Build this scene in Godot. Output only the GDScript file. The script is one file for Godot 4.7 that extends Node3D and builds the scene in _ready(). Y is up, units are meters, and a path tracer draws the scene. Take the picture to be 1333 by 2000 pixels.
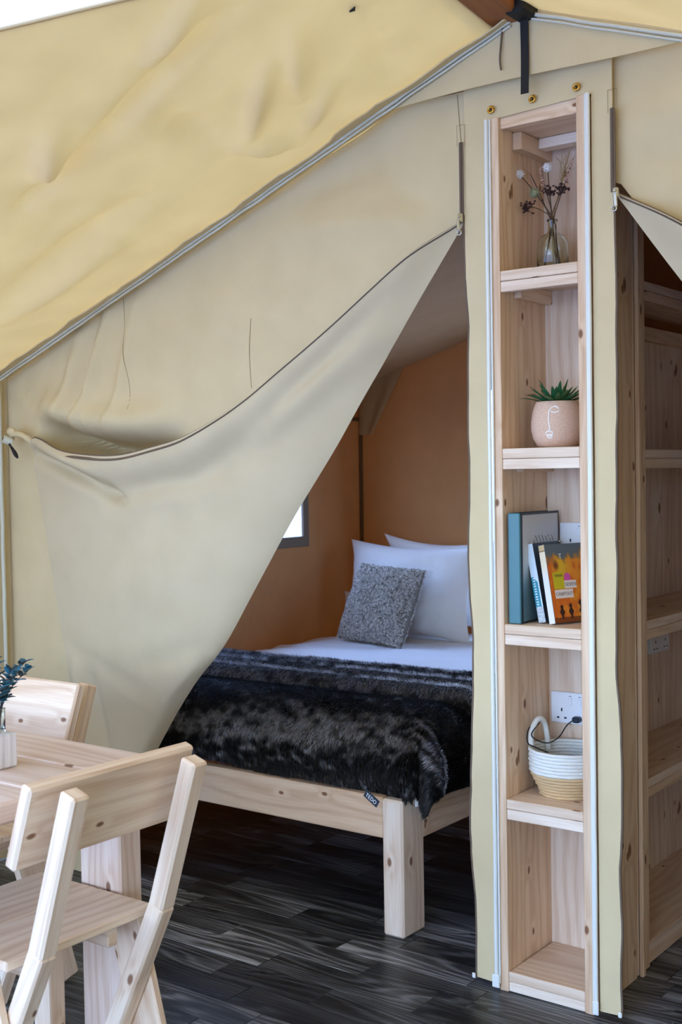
extends Node3D
# A bedroom inside a safari tent: canvas partition with a tied-back door flap, a bed behind it, a pine shelf tower, a table and chairs.

class Geo:
	var v := PackedVector3Array()
	var n := PackedVector3Array()
	var t := PackedVector2Array()

	func tri(a: Vector3, b: Vector3, c: Vector3, na: Vector3, nb: Vector3, nc: Vector3, ta: Vector2, tb: Vector2, tc: Vector2) -> void:
		if (b - a).cross(c - a).dot(na + nb + nc) > 0.0:
			v.push_back(a); v.push_back(c); v.push_back(b)
			n.push_back(na); n.push_back(nc); n.push_back(nb)
			t.push_back(ta); t.push_back(tc); t.push_back(tb)
		else:
			v.push_back(a); v.push_back(b); v.push_back(c)
			n.push_back(na); n.push_back(nb); n.push_back(nc)
			t.push_back(ta); t.push_back(tb); t.push_back(tc)

	func poly(pts: Array, outward: Vector3, uvs: Array) -> void:
		var nn: Vector3 = (pts[1] - pts[0]).cross(pts[2] - pts[0]).normalized()
		if nn.dot(outward) < 0.0:
			nn = -nn
		for i in range(1, pts.size() - 1):
			tri(pts[0], pts[i], pts[i + 1], nn, nn, nn, uvs[0], uvs[i], uvs[i + 1])

	# chamfered box; g = axis along which the grain runs, UVs in metres
	func box(s: Vector3, xf := Transform3D(), c := 0.002, g := 1, off := Vector2.ZERO) -> void:
		var h := s * 0.5
		c = minf(c, minf(h.x, minf(h.y, h.z)) * 0.9)
		var at := func(sg: Vector3, full: int) -> Vector3:
			var p := sg * (h - Vector3(c, c, c))
			p[full] = sg[full] * h[full]
			return p
		var put := func(pts: Array, ax: int) -> void:
			var out := Vector3.ZERO
			var w := []
			var uvs := []
			var a := (g + 1) % 3 if (g + 1) % 3 != ax else (g + 2) % 3
			for p: Vector3 in pts:
				out += p
				w.append(xf * p)
				if ax == g:
					uvs.append(off + Vector2(p[(g + 1) % 3], p[(g + 2) % 3] * 0.15 + 0.3))
				else:
					uvs.append(off + Vector2(p[a] + ax * 0.013, p[g]))
			poly(w, xf.basis * out, uvs)
		for ax in 3:
			var b1 := (ax + 1) % 3
			var b2 := (ax + 2) % 3
			for s0: float in [-1.0, 1.0]:
				var pts := []
				for q: Array in [[-1, -1], [1, -1], [1, 1], [-1, 1]]:
					var sg := Vector3()
					sg[ax] = s0; sg[b1] = q[0]; sg[b2] = q[1]
					pts.append(at.call(sg, ax))
				put.call(pts, ax)
		for ax in 3:
			var b1 := (ax + 1) % 3
			var b2 := (ax + 2) % 3
			for s1: float in [-1.0, 1.0]:
				for s2: float in [-1.0, 1.0]:
					var lo := Vector3()
					lo[ax] = -1.0; lo[b1] = s1; lo[b2] = s2
					var hi := lo
					hi[ax] = 1.0
					put.call([at.call(lo, b1), at.call(hi, b1), at.call(hi, b2), at.call(lo, b2)], b1)
		for k in 8:
			var sg := Vector3(1 if k & 1 else -1, 1 if k & 2 else -1, 1 if k & 4 else -1)
			put.call([at.call(sg, 0), at.call(sg, 1), at.call(sg, 2)], 0)

	# beam between two points: size w (across, in the plane with up) x d
	func bar(a: Vector3, b: Vector3, w: float, d: float, side: Vector3, c := 0.002, off := Vector2.ZERO) -> void:
		var y := (b - a).normalized()
		var z := (side - y * side.dot(y)).normalized()
		box(Vector3(w, a.distance_to(b), d), Transform3D(Basis(y.cross(z), y, z), (a + b) * 0.5), c, 1, off)

	func tube(path: Array, r: Variant, sides := 8, caps := true) -> void:
		var rings := []
		var ns := []
		var prev := Vector3.ZERO
		var len := 0.0
		var lens := []
		for i in path.size():
			var p: Vector3 = path[i]
			var d: Vector3 = (path[mini(i + 1, path.size() - 1)] - path[maxi(i - 1, 0)]).normalized()
			if prev == Vector3.ZERO:
				prev = d.cross(Vector3.UP if absf(d.y) < 0.9 else Vector3.RIGHT)
			prev = (prev - d * prev.dot(d)).normalized()
			var q := d.cross(prev)
			var rr: float = r if r is float else r[i]
			var ring := []
			var nn := []
			for k in sides + 1:
				var an := TAU * k / sides
				var dir := prev * cos(an) + q * sin(an)
				ring.append(p + dir * rr)
				nn.append(dir)
			rings.append(ring); ns.append(nn)
			if i: len += p.distance_to(path[i - 1])
			lens.append(len)
		for i in path.size() - 1:
			for k in sides:
				var u0 := float(k) / sides
				var u1 := float(k + 1) / sides
				quad(rings[i][k], rings[i][k + 1], rings[i + 1][k + 1], rings[i + 1][k], ns[i][k], ns[i][k + 1], ns[i + 1][k + 1], ns[i + 1][k], Vector2(u0, lens[i]), Vector2(u1, lens[i]), Vector2(u1, lens[i + 1]), Vector2(u0, lens[i + 1]))
		if caps:
			for e in [0, path.size() - 1]:
				var d: Vector3 = (path[0] - path[1] if e == 0 else path[e] - path[e - 1]).normalized()
				for k in sides:
					tri(path[e], rings[e][k], rings[e][k + 1], d, d, d, Vector2.ZERO, Vector2.ZERO, Vector2.ZERO)

	func quad(a: Vector3, b: Vector3, c: Vector3, d: Vector3, na: Vector3, nb: Vector3, nc: Vector3, nd: Vector3, ta: Vector2, tb: Vector2, tc: Vector2, td: Vector2) -> void:
		tri(a, b, c, na, nb, nc, ta, tb, tc)
		tri(a, c, d, na, nc, nd, ta, tc, td)

	# profile of Vector2(radius, height), revolved round y at a place
	func lathe(prof: Array, sides := 32, at := Vector3.ZERO) -> void:
		var nr := []
		for i in prof.size():
			var s := Vector2.ZERO
			for j in [i - 1, i]:
				if j >= 0 and j + 1 < prof.size() and prof[j] != prof[j + 1]:
					var d: Vector2 = (prof[j + 1] - prof[j]).normalized()
					s += Vector2(d.y, -d.x)
			nr.append(s.normalized())
		for i in prof.size() - 1:
			if prof[i] == prof[i + 1]:
				continue
			for k in sides:
				var q := []
				for e: Array in [[i, k], [i, k + 1], [i + 1, k + 1], [i + 1, k]]:
					var an: float = TAU * e[1] / sides
					var p: Vector2 = prof[e[0]]
					var m: Vector2 = nr[e[0]]
					q.append([at + Vector3(p.x * cos(an), p.y, p.x * sin(an)), Vector3(m.x * cos(an), m.y, m.x * sin(an)), Vector2(float(e[1]) / sides, p.y)])
				quad(q[0][0], q[1][0], q[2][0], q[3][0], q[0][1], q[1][1], q[2][1], q[3][1], q[0][2], q[1][2], q[2][2], q[3][2])

	# cloth: fn(u, v) -> Vector3 over the grid us x vs, with thickness; skip(i, j) leaves cells out
	func sheet(fn: Callable, us: Array, vs: Array, th := 0.003, uvs := Vector2.ONE, skip: Variant = null, edge := true) -> void:
		var nu := us.size()
		var nv := vs.size()
		var p := []
		for i in nu:
			for j in nv:
				p.append(fn.call(us[i], vs[j]))
		var nn := []
		for i in nu:
			for j in nv:
				var du: Vector3 = p[mini(i + 1, nu - 1) * nv + j] - p[maxi(i - 1, 0) * nv + j]
				var dv: Vector3 = p[i * nv + mini(j + 1, nv - 1)] - p[i * nv + maxi(j - 1, 0)]
				var c := du.cross(dv)
				nn.append(c.normalized() if c.length() > 1e-12 else (nn[-1] if nn else Vector3.UP))
		var used := func(i: int, j: int) -> bool:
			return i >= 0 and j >= 0 and i < nu - 1 and j < nv - 1 and not (skip != null and skip.call(i, j))
		for i in nu - 1:
			for j in nv - 1:
				if not used.call(i, j):
					continue
				var id := [i * nv + j, (i + 1) * nv + j, (i + 1) * nv + j + 1, i * nv + j + 1]
				var w := []
				for e: Array in [[i, j], [i + 1, j], [i + 1, j + 1], [i, j + 1]]:
					w.append(Vector2(us[e[0]], vs[e[1]]) * uvs)
				for sd: float in ([1.0, -1.0] if th > 0.0 else [1.0]):
					var q := []
					for k: int in id:
						q.append(p[k] + nn[k] * sd * th * 0.5)
					quad(q[0], q[1], q[2], q[3], nn[id[0]] * sd, nn[id[1]] * sd, nn[id[2]] * sd, nn[id[3]] * sd, w[0], w[1], w[2], w[3])
				if edge and th > 0.0:
					for e: Array in [[i, j - 1, 0, 1], [i + 1, j, 1, 2], [i, j + 1, 2, 3], [i - 1, j, 3, 0]]:
						if not used.call(e[0], e[1]):
							var a: int = id[e[2]]
							var b: int = id[e[3]]
							var o: Vector3 = ((p[a] + p[b]) * 0.5 - (p[id[0]] + p[id[2]]) * 0.5).normalized()
							quad(p[a] + nn[a] * th * 0.5, p[b] + nn[b] * th * 0.5, p[b] - nn[b] * th * 0.5, p[a] - nn[a] * th * 0.5, o, o, o, o, w[e[2]], w[e[3]], w[e[3]], w[e[2]])

	func ball(at: Vector3, r: Vector3, nu := 16, nv := 10) -> void:
		for i in nu:
			for j in nv:
				var q := []
				for e: Array in [[i, j], [i + 1, j], [i + 1, j + 1], [i, j + 1]]:
					var a: float = TAU * e[0] / nu
					var b: float = PI * e[1] / nv
					var d := Vector3(sin(b) * cos(a), cos(b), sin(b) * sin(a))
					q.append([at + d * r, (d / r).normalized(), Vector2(a, b)])
				quad(q[0][0], q[1][0], q[2][0], q[3][0], q[0][1], q[1][1], q[2][1], q[3][1], q[0][2], q[1][2], q[2][2], q[3][2])

	func mesh(shift := Vector3.ZERO) -> ArrayMesh:
		var w := v
		if shift != Vector3.ZERO:
			w = PackedVector3Array()
			for p in v:
				w.push_back(p + shift)
		var a := []
		a.resize(Mesh.ARRAY_MAX)
		a[Mesh.ARRAY_VERTEX] = w
		a[Mesh.ARRAY_NORMAL] = n
		a[Mesh.ARRAY_TEX_UV] = t
		var m := ArrayMesh.new()
		m.add_surface_from_arrays(Mesh.PRIMITIVE_TRIANGLES, a)
		return m

var rng := RandomNumberGenerator.new()
var noise := FastNoiseLite.new()
var M := {}
var taken := {}

func numbered(called: String) -> String:
	var k: int = taken.get(called, -1) + 1
	taken[called] = k
	return called if k == 0 else "%s_%03d" % [called, k]

func metas(o: Node, label: String, category: String, group := "", kind := "") -> void:
	if label: o.set_meta("label", label)
	if category: o.set_meta("category", category)
	if group: o.set_meta("group", group)
	if kind: o.set_meta("kind", kind)

func thing(called: String, label: String, category: String, at := Vector3.ZERO, group := "") -> Node3D:
	var o := Node3D.new()
	o.name = numbered(called)
	o.position = at
	add_child(o)
	metas(o, label, category, group)
	return o

# a part in world coordinates, stored relative to its thing
func part(called: String, g: Geo, mat: Material, parent: Node3D, label := "", local := false) -> MeshInstance3D:
	var shift := Vector3.ZERO
	if not local:
		var q: Node = parent
		while q is Node3D and q != self:
			shift -= q.position
			q = q.get_parent()
	var o := MeshInstance3D.new()
	o.name = called
	o.mesh = g.mesh(shift)
	o.material_override = mat
	parent.add_child(o, true)
	if label: o.set_meta("label", label)
	return o

func solo(called: String, g: Geo, mat: Material, label: String, category: String, group := "", kind := "") -> MeshInstance3D:
	var lo := Vector3.INF
	var hi := -Vector3.INF
	for p in g.v:
		lo = lo.min(p); hi = hi.max(p)
	var base := Vector3((lo.x + hi.x) / 2, lo.y, (lo.z + hi.z) / 2)
	var o := MeshInstance3D.new()
	o.name = numbered(called)
	o.position = base
	o.mesh = g.mesh(-base)
	o.material_override = mat
	add_child(o)
	metas(o, label, category, group, kind)
	return o

func struct(called: String, g: Geo, mat: Material, label: String, category: String) -> MeshInstance3D:
	var o := solo(called, g, mat, label, category, "", "structure")
	return o

func off() -> Vector2:
	return Vector2(rng.randf_range(0.12, 0.3), rng.randf_range(0.0, 1.5))

# axis-aligned board from corner to corner
func board(lo: Vector3, hi: Vector3, g := 1, c := 0.002) -> Geo:
	var o := Geo.new()
	o.box((hi - lo).abs(), Transform3D(Basis(), (lo + hi) * 0.5), c, g, off())
	return o

func range_of(a: float, b: float, n: int) -> Array:
	var o := []
	for i in n + 1:
		o.append(lerpf(a, b, float(i) / n))
	return o

func along(table: Array, x: float) -> float:   # piecewise linear through Vector2 points of rising x
	if x <= table[0].x:
		return table[0].y
	for i in table.size() - 1:
		if x <= table[i + 1].x:
			var a: Vector2 = table[maxi(i - 1, 0)]
			var b: Vector2 = table[i]
			var c: Vector2 = table[i + 1]
			var d: Vector2 = table[mini(i + 2, table.size() - 1)]
			var w := c.x - b.x
			var m0 := (c.y - a.y) / (c.x - a.x) * w
			var m1 := (d.y - b.y) / (d.x - b.x) * w
			var k := (x - b.x) / w
			return b.y * (2 * k * k * k - 3 * k * k + 1) + m0 * (k * k * k - 2 * k * k + k) + c.y * (3 * k * k - 2 * k * k * k) + m1 * (k * k * k - k * k)
	return table[-1].y

func flat_along(table: Array, x: float) -> float:
	for i in table.size() - 1:
		if x <= table[i + 1].x:
			return lerpf(table[i].y, table[i + 1].y, clampf((x - table[i].x) / (table[i + 1].x - table[i].x), 0, 1))
	return table[-1].y

func smooth_path(pts: Array, per := 6) -> Array:
	var o := []
	for i in pts.size() - 1:
		var a: Vector3 = pts[maxi(i - 1, 0)]
		var d: Vector3 = pts[mini(i + 2, pts.size() - 1)]
		for k in per:
			o.append((pts[i] as Vector3).cubic_interpolate(pts[i + 1], a, d, float(k) / per))
	o.append(pts[-1])
	return o

# sum of soft folds: each [x0, y0, x1, y1, width, height]
func folds(list: Array, x: float, y: float) -> float:
	var s := 0.0
	var p := Vector2(x, y)
	for f: Array in list:
		var a := Vector2(f[0], f[1])
		var b := Vector2(f[2], f[3])
		var k := clampf((p - a).dot(b - a) / (b - a).length_squared(), 0.0, 1.0)
		var d: float = p.distance_to(a.lerp(b, k)) / f[4]
		s += f[5] * exp(-d * d) * (0.35 + 0.65 * sin(PI * clampf(k, 0.08, 0.92)))
	return s

# ---------- materials ----------
func mat(color: Color, rough := 0.8, spec := 0.5) -> StandardMaterial3D:
	var m := StandardMaterial3D.new()
	m.albedo_color = color
	m.roughness = rough
	m.metallic_specular = spec
	m.cull_mode = BaseMaterial3D.CULL_DISABLED
	return m

func noise_tex(freq: float, ramp: Array, px := 512, octaves := 4, seed_ := 1, kind := FastNoiseLite.TYPE_SIMPLEX_SMOOTH) -> NoiseTexture2D:
	var f := FastNoiseLite.new()
	f.noise_type = kind
	f.frequency = freq
	f.fractal_octaves = octaves
	f.seed = seed_
	var t := NoiseTexture2D.new()
	t.noise = f
	t.width = px
	t.height = px
	t.seamless = true
	if ramp:
		var gr := Gradient.new()
		gr.offsets = PackedFloat32Array(range(ramp.size()).map(func(i): return float(i) / (ramp.size() - 1)))
		gr.colors = PackedColorArray(ramp)
		t.color_ramp = gr
	return t

# fabric in world-triplanar mottling (real tone variation of dyed cotton) with a crumple relief
func fabric(color: Color, back: Color, mottle: Texture2D, relief: Texture2D, scale := 1.2, depth := 0.25) -> StandardMaterial3D:
	var m := mat(color, 0.85, 0.35)
	m.albedo_texture = mottle
	m.uv1_triplanar = true
	m.uv1_world_triplanar = true
	m.uv1_scale = Vector3.ONE * scale
	m.normal_enabled = true
	m.normal_texture = relief
	m.normal_scale = depth
	if back != Color.BLACK:
		m.backlight_enabled = true
		m.backlight = back
	return m

func wood_image(w: int, h: int, su: float, sv: float, seed_: int, light: Color, dark: Color, rings: float, warp: float, knots: int, knot: Color, fine := 0.35) -> ImageTexture:
	var r := RandomNumberGenerator.new()
	r.seed = seed_
	var f := FastNoiseLite.new()
	f.seed = seed_
	f.frequency = 1.0
	f.fractal_octaves = 2
	var ks := []
	for i in knots:
		ks.append([r.randf() * su, r.randf() * sv, r.randf_range(0.005, 0.012)])
	var b := PackedByteArray()
	b.resize(w * h * 3)
	var R := sv / TAU
	for y in h:
		var vv := sv * y / h
		var c1 := cos(TAU * y / h) * R
		var s1 := sin(TAU * y / h) * R
		for x in w:
			var u := su * x / w
			var bend := f.get_noise_3d(u * 5.0, c1 * 0.9, s1 * 0.9) * warp
			var kd := 0.0
			for k: Array in ks:
				var dv := absf(vv - k[1])
				dv = minf(dv, sv - dv) * 0.55
				var du: float = u - k[0]
				if dv > 0.08 or absf(du) > 0.08:
					continue
				var rr: float = k[2]
				var d := sqrt(du * du + dv * dv)
				bend += (0.8 if du > 0.0 else -0.8) * exp(-d * d / (rr * rr * 6.0))
				kd = maxf(kd, smoothstep(rr * 1.15, rr * 0.5, d))
			var ring := 0.5 + 0.5 * sin((u * rings + bend) * TAU)
			ring = ring * ring
			var streak := f.get_noise_3d(u * 260.0, c1 * 7.0 + 40.0, s1 * 7.0)
			var tone := clampf(ring * 0.45 + 0.25 + streak * fine + f.get_noise_3d(u * 9.0, c1 * 1.6 - 30.0, s1 * 1.6) * 0.45, 0.0, 1.0)
			var c := light.lerp(dark, tone).lerp(knot, kd * 0.85)
			var i := (y * w + x) * 3
			b[i] = int(c.r * 255.0); b[i + 1] = int(c.g * 255.0); b[i + 2] = int(c.b * 255.0)
	return ImageTexture.create_from_image(Image.create_from_data(w, h, false, Image.FORMAT_RGB8, b))

func wood(color: Color, tex: Texture2D, size: Vector2, rough := 0.55) -> StandardMaterial3D:
	var m := mat(color, rough, 0.4)
	m.albedo_texture = tex
	m.uv1_scale = Vector3(1.0 / size.x, 1.0 / size.y, 1.0)
	return m

func materials() -> void:
	var pine := wood_image(384, 1536, 0.5, 1.5, 11, Color8(255, 246, 238), Color8(226, 202, 182), 26.0, 1.6, 15, Color8(126, 90, 68))
	var white := wood_image(128, 512, 0.5, 1.5, 31, Color8(252, 250, 248), Color8(214, 208, 204), 40.0, 1.0, 0, Color8(200, 190, 180))
	var oak := wood_image(384, 1536, 0.5, 1.5, 23, Color8(70, 70, 70), Color8(255, 255, 255), 38.0, 4.2, 5, Color8(40, 40, 40), 0.5)
	var S := Vector2(0.5, 1.5)
	M.pine = wood(Color8(240, 226, 208), pine, S)
	M.pine_warm = wood(Color8(240, 220, 194), pine, S)
	M.pine_pale = wood(Color8(250, 240, 226), pine, S)
	M.chair = wood(Color8(255, 241, 220), pine, S, 0.5)
	M.table = wood(Color8(240, 226, 214), pine, S, 0.42)
	M.white_wood = wood(Color8(252, 250, 250), white, S)
	M.beam = wood(Color8(156, 100, 56), pine, S, 0.5)
	M.floor = []
	for c: Color in [Color8(150, 153, 157), Color8(116, 119, 122), Color8(190, 193, 196), Color8(86, 88, 92), Color8(168, 170, 172), Color8(134, 137, 140)]:
		M.floor.append(wood(c, oak, S, 0.36))
	M.gap = mat(Color8(24, 23, 23), 0.9)
	var mottle := noise_tex(0.012, [Color8(244, 243, 240), Color8(255, 255, 255)], 512, 5, 3)
	var relief := noise_tex(0.008, [], 512, 4, 8)
	relief.as_normal_map = true
	relief.bump_strength = 6.0
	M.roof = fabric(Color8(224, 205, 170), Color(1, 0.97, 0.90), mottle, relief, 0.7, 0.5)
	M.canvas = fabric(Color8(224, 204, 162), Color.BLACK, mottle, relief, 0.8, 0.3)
	M.flap = fabric(Color8(211, 194, 161), Color.BLACK, mottle, relief, 0.8, 0.3)  # same cloth as canvas, toned duller: the dimmer low light is in the colour
	M.brown = fabric(Color8(184, 143, 98), Color(0.8, 0.71, 0.58), mottle, relief, 0.9, 0.5)
	M.brown_roof = fabric(Color8(184, 143, 98), Color.BLACK, mottle, relief, 0.9, 0.6)
	M.piping = mat(Color8(236, 238, 232), 0.35, 0.6)
	M.welt = mat(Color8(214, 212, 194), 0.5, 0.5)
	M.tape = mat(Color8(112, 94, 78), 0.8)
	M.stitch = mat(Color8(150, 128, 90), 0.9)
	M.seamtape = mat(Color8(104, 72, 40), 0.9)
	M.steel = mat(Color8(196, 194, 186), 0.25); M.steel.metallic = 1.0
	M.brass = mat(Color8(214, 170, 84), 0.28); M.brass.metallic = 1.0
	M.black = mat(Color8(20, 20, 21), 0.7)
	M.linen = mat(Color8(246, 242, 238), 0.8, 0.3)
	var lr := noise_tex(0.006, [], 512, 3, 19)
	lr.as_normal_map = true
	lr.bump_strength = 8.0
	M.linen.normal_enabled = true
	M.linen.normal_texture = lr
	M.linen.normal_scale = 0.6
	M.linen.uv1_triplanar = true
	M.linen.uv1_world_triplanar = true
	M.linen.uv1_scale = Vector3.ONE * 1.6
	M.fur = mat(Color8(26, 22, 21), 0.55, 0.5)
	M.strand = mat(Color.WHITE, 0.32, 1.0)
	M.strand.vertex_color_use_as_albedo = true
	M.curl = mat(Color.WHITE, 0.8, 0.3)
	M.curl.vertex_color_use_as_albedo = true
	M.grey = mat(Color8(132, 124, 114), 0.95)
	M.white_plastic = mat(Color8(240, 242, 244), 0.3, 0.5)
	M.hole = mat(Color8(30, 30, 32), 0.8)
	M.clay = mat(Color8(234, 200, 176), 0.75, 0.3)
	M.clay.albedo_texture = noise_tex(0.09, [Color8(226, 222, 216), Color8(255, 255, 255)], 256, 3, 5)
	M.clay.uv1_triplanar = true
	M.clay.uv1_scale = Vector3.ONE * 6.0
	M.glaze = mat(Color8(252, 248, 240), 0.4)
	M.soil = mat(Color8(70, 54, 40), 0.95)
	M.leaf = mat(Color8(40, 98, 58), 0.5)
	M.leaf2 = mat(Color8(72, 110, 60), 0.55)
	M.teal_leaf = mat(Color8(20, 92, 112), 0.55)
	M.teal_leaf2 = mat(Color8(12, 40, 48), 0.6)
	M.glass = mat(Color(0.95, 0.98, 0.965, 0.0), 0.02, 0.5)
	M.glass.refraction_enabled = true
	M.glass.refraction_scale = 0.05
	M.pane = mat(Color(1, 1, 1, 0.06), 0.03, 0.5)
	M.pane.transparency = BaseMaterial3D.TRANSPARENCY_ALPHA
	M.stem = mat(Color8(84, 62, 40), 0.8)
	M.pom = mat(Color8(244, 240, 238), 0.9)
	M.scabiosa = mat(Color8(158, 160, 124), 0.9)
	M.dark_bloom = mat(Color8(66, 42, 40), 0.9)
	M.pink_bloom = mat(Color8(206, 164, 146), 0.9)
	M.grass = mat(Color8(168, 142, 90), 0.9)
	M.cotton = mat(Color8(232, 230, 220), 0.85)
	M.jute = mat(Color8(214, 180, 132), 0.85)
	M.lid = mat(Color8(170, 196, 206), 0.3)
	M.teal_book = mat(Color8(66, 118, 126), 0.35)
	M.paper = mat(Color8(232, 230, 222), 0.7)
	M.navy = mat(Color8(26, 44, 60), 0.4)
	M.ground = mat(Color8(172, 172, 176), 0.95)

# ---------- the tent ----------
const WALL_X := -3.61
const RIDGE := Vector2(-1.465, 2.54)
const PZ := -2.785      # canvas partition
const BACK := -4.95
const SLOPE := 0.3688

func roof_y(x: float) -> float:
	return RIDGE.y - SLOPE * absf(x - RIDGE.x)

# edges of the tied-back flap (x, y)
const FOLD := [Vector2(-3.14, 0.03), Vector2(-2.98, 0.31), Vector2(-2.864, 0.489), Vector2(-2.696, 0.706), Vector2(-2.549, 0.855), Vector2(-2.429, 1.019), Vector2(-2.263, 1.252), Vector2(-2.107, 1.451), Vector2(-1.996, 1.605), Vector2(-1.82, 1.836), Vector2(-1.662, 2.052)]
const HEM := [Vector2(-3.425, 1.497), Vector2(-3.385, 1.519), Vector2(-3.196, 1.467), Vector2(-3.05, 1.45), Vector2(-2.898, 1.446), Vector2(-2.75, 1.466), Vector2(-2.6, 1.499), Vector2(-2.388, 1.594), Vector2(-2.228, 1.69), Vector2(-2.077, 1.787), Vector2(-1.831, 1.957), Vector2(-1.662, 2.052)]
const LEFT := [Vector2(0.03, -3.16), Vector2(0.4, -3.185), Vector2(0.738, -3.249), Vector2(1.086, -3.33), Vector2(1.497, -3.425)]

func flap_point(s: float, t: float) -> Vector3:
	var hx := lerpf(-3.425, -1.662, s)
	var hem := Vector2(hx, along(HEM, hx))
	var ly := lerpf(1.497, 0.03, t)
	var left := Vector2(along(LEFT, ly), ly)
	var fx := lerpf(-1.662, -3.14, t)
	var fold := Vector2(fx, along(FOLD, fx))
	var foot := Vector2(lerpf(-3.16, -3.14, s), 0.03)
	var p := hem * (1 - t) + foot * t + left * (1 - s) + fold * s
	p -= Vector2(-3.425, 1.497) * (1 - s) * (1 - t) + Vector2(-1.662, 2.052) * s * (1 - t) + Vector2(-3.16, 0.03) * (1 - s) * t + Vector2(-3.14, 0.03) * s * t
	# sag of the cloth out of the plane: the hem hangs forward like a hammock, the fold curls back
	var belly := sin(PI * clampf(s * 0.96 + 0.04, 0, 1))
	var z := PZ + 0.035 + 0.03 * sin(PI * clampf(s * 1.6 + 0.1, 0, 1)) * exp(-t * 9.0) + 0.055 * belly * exp(-t * 2.2) + 0.02 * sin(PI * t)
	z += 0.03 * belly * exp(-pow((t - 0.03) / 0.05, 2.0))
	z -= 0.035 * pow(s, 10.0) * smoothstep(0.0, 0.2, t)
	z -= 0.03 * smoothstep(0.90, 1.0, s) * smoothstep(0.15, 0.0, t)
	z += 1.5 * folds([[-3.40, 1.47, -2.98, 1.335, 0.024, -0.036], [-3.40, 1.50, -3.05, 1.40, 0.025, 0.02], [-2.98, 1.325, -2.62, 1.36, 0.05, -0.022], [-2.62, 1.36, -2.30, 1.50, 0.05, -0.02], [-3.02, 1.33, -2.92, 1.30, 0.02, -0.02], [-2.9, 1.30, -2.55, 1.34, 0.04, 0.014], [-2.45, 1.42, -1.95, 1.75, 0.04, 0.016], [-2.3, 1.55, -1.9, 1.86, 0.03, -0.012], [-3.22, 0.8, -2.80, 0.66, 0.02, -0.006], [-2.85, 0.78, -2.62, 0.83, 0.03, -0.008], [-3.2, 0.72, -3.12, 0.35, 0.03, 0.02], [-3.12, 0.70, -3.05, 0.4, 0.03, -0.015], [-3.0, 1.0, -2.6, 1.12, 0.12, 0.012]], p.x, p.y)
	return Vector3(p.x, p.y, z)

func _ready() -> void:
	rng.seed = 7
	noise.seed = 5
	noise.frequency = 1.0
	# camera
	var cam := Camera3D.new()
	cam.name = "camera"
	var ca := CameraAttributesPhysical.new()
	ca.frustum_focal_length = 41.33
	ca.frustum_focus_distance = 3.3
	ca.frustum_near = 0.05
	ca.frustum_far = 500.0
	ca.exposure_aperture = 5.6
	cam.attributes = ca
	cam.fov = rad_to_deg(2.0 * atan(1000.0 / 2361.53))
	cam.transform = Transform3D(Basis(Vector3.UP, deg_to_rad(37.07436)) * Basis(Vector3.RIGHT, deg_to_rad(-1.80041)) * Basis(Vector3.BACK, deg_to_rad(-0.94683)), Vector3(0, 1.376, 0))
	add_child(cam)
	cam.current = true
	# sky, sun, exposure
	var env := Environment.new()
	env.background_mode = Environment.BG_SKY
	var sm := ProceduralSkyMaterial.new()
	sm.sky_top_color = Color(0.56, 0.72, 1.0)
	sm.sky_horizon_color = Color(0.79, 0.895, 1.0)
	sm.ground_horizon_color = Color(0.80, 0.83, 0.88)
	sm.ground_bottom_color = Color(0.5, 0.5, 0.47)
	sm.sky_energy_multiplier = 1.0
	sm.sun_angle_max = 4.0
	env.sky = Sky.new()
	env.sky.sky_material = sm
	env.background_energy_multiplier = 3.8
	env.tonemap_mode = Environment.TONE_MAPPER_LINEAR
	env.tonemap_exposure = 2.45
	env.sdfgi_enabled = true
	env.ssao_enabled = true
	env.ssil_enabled = true
	var we := WorldEnvironment.new()
	we.name = "world_environment"
	we.environment = env
	add_child(we)
	var sun := DirectionalLight3D.new()
	sun.name = "sun"
	sun.light_color = Color(1.0, 0.93, 0.82)
	sun.light_energy = 0.37
	sun.light_angular_distance = 0.6
	sun.shadow_enabled = true
	sun.basis = Basis.looking_at(-Vector3(0.45, 0.85, -0.05).normalized(), Vector3.UP)
	add_child(sun)
	materials()
	build_shell()
	build_partition()
	build_bedroom()
	build_unit()
	build_bed()
	build_table()
	build_small()

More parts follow.
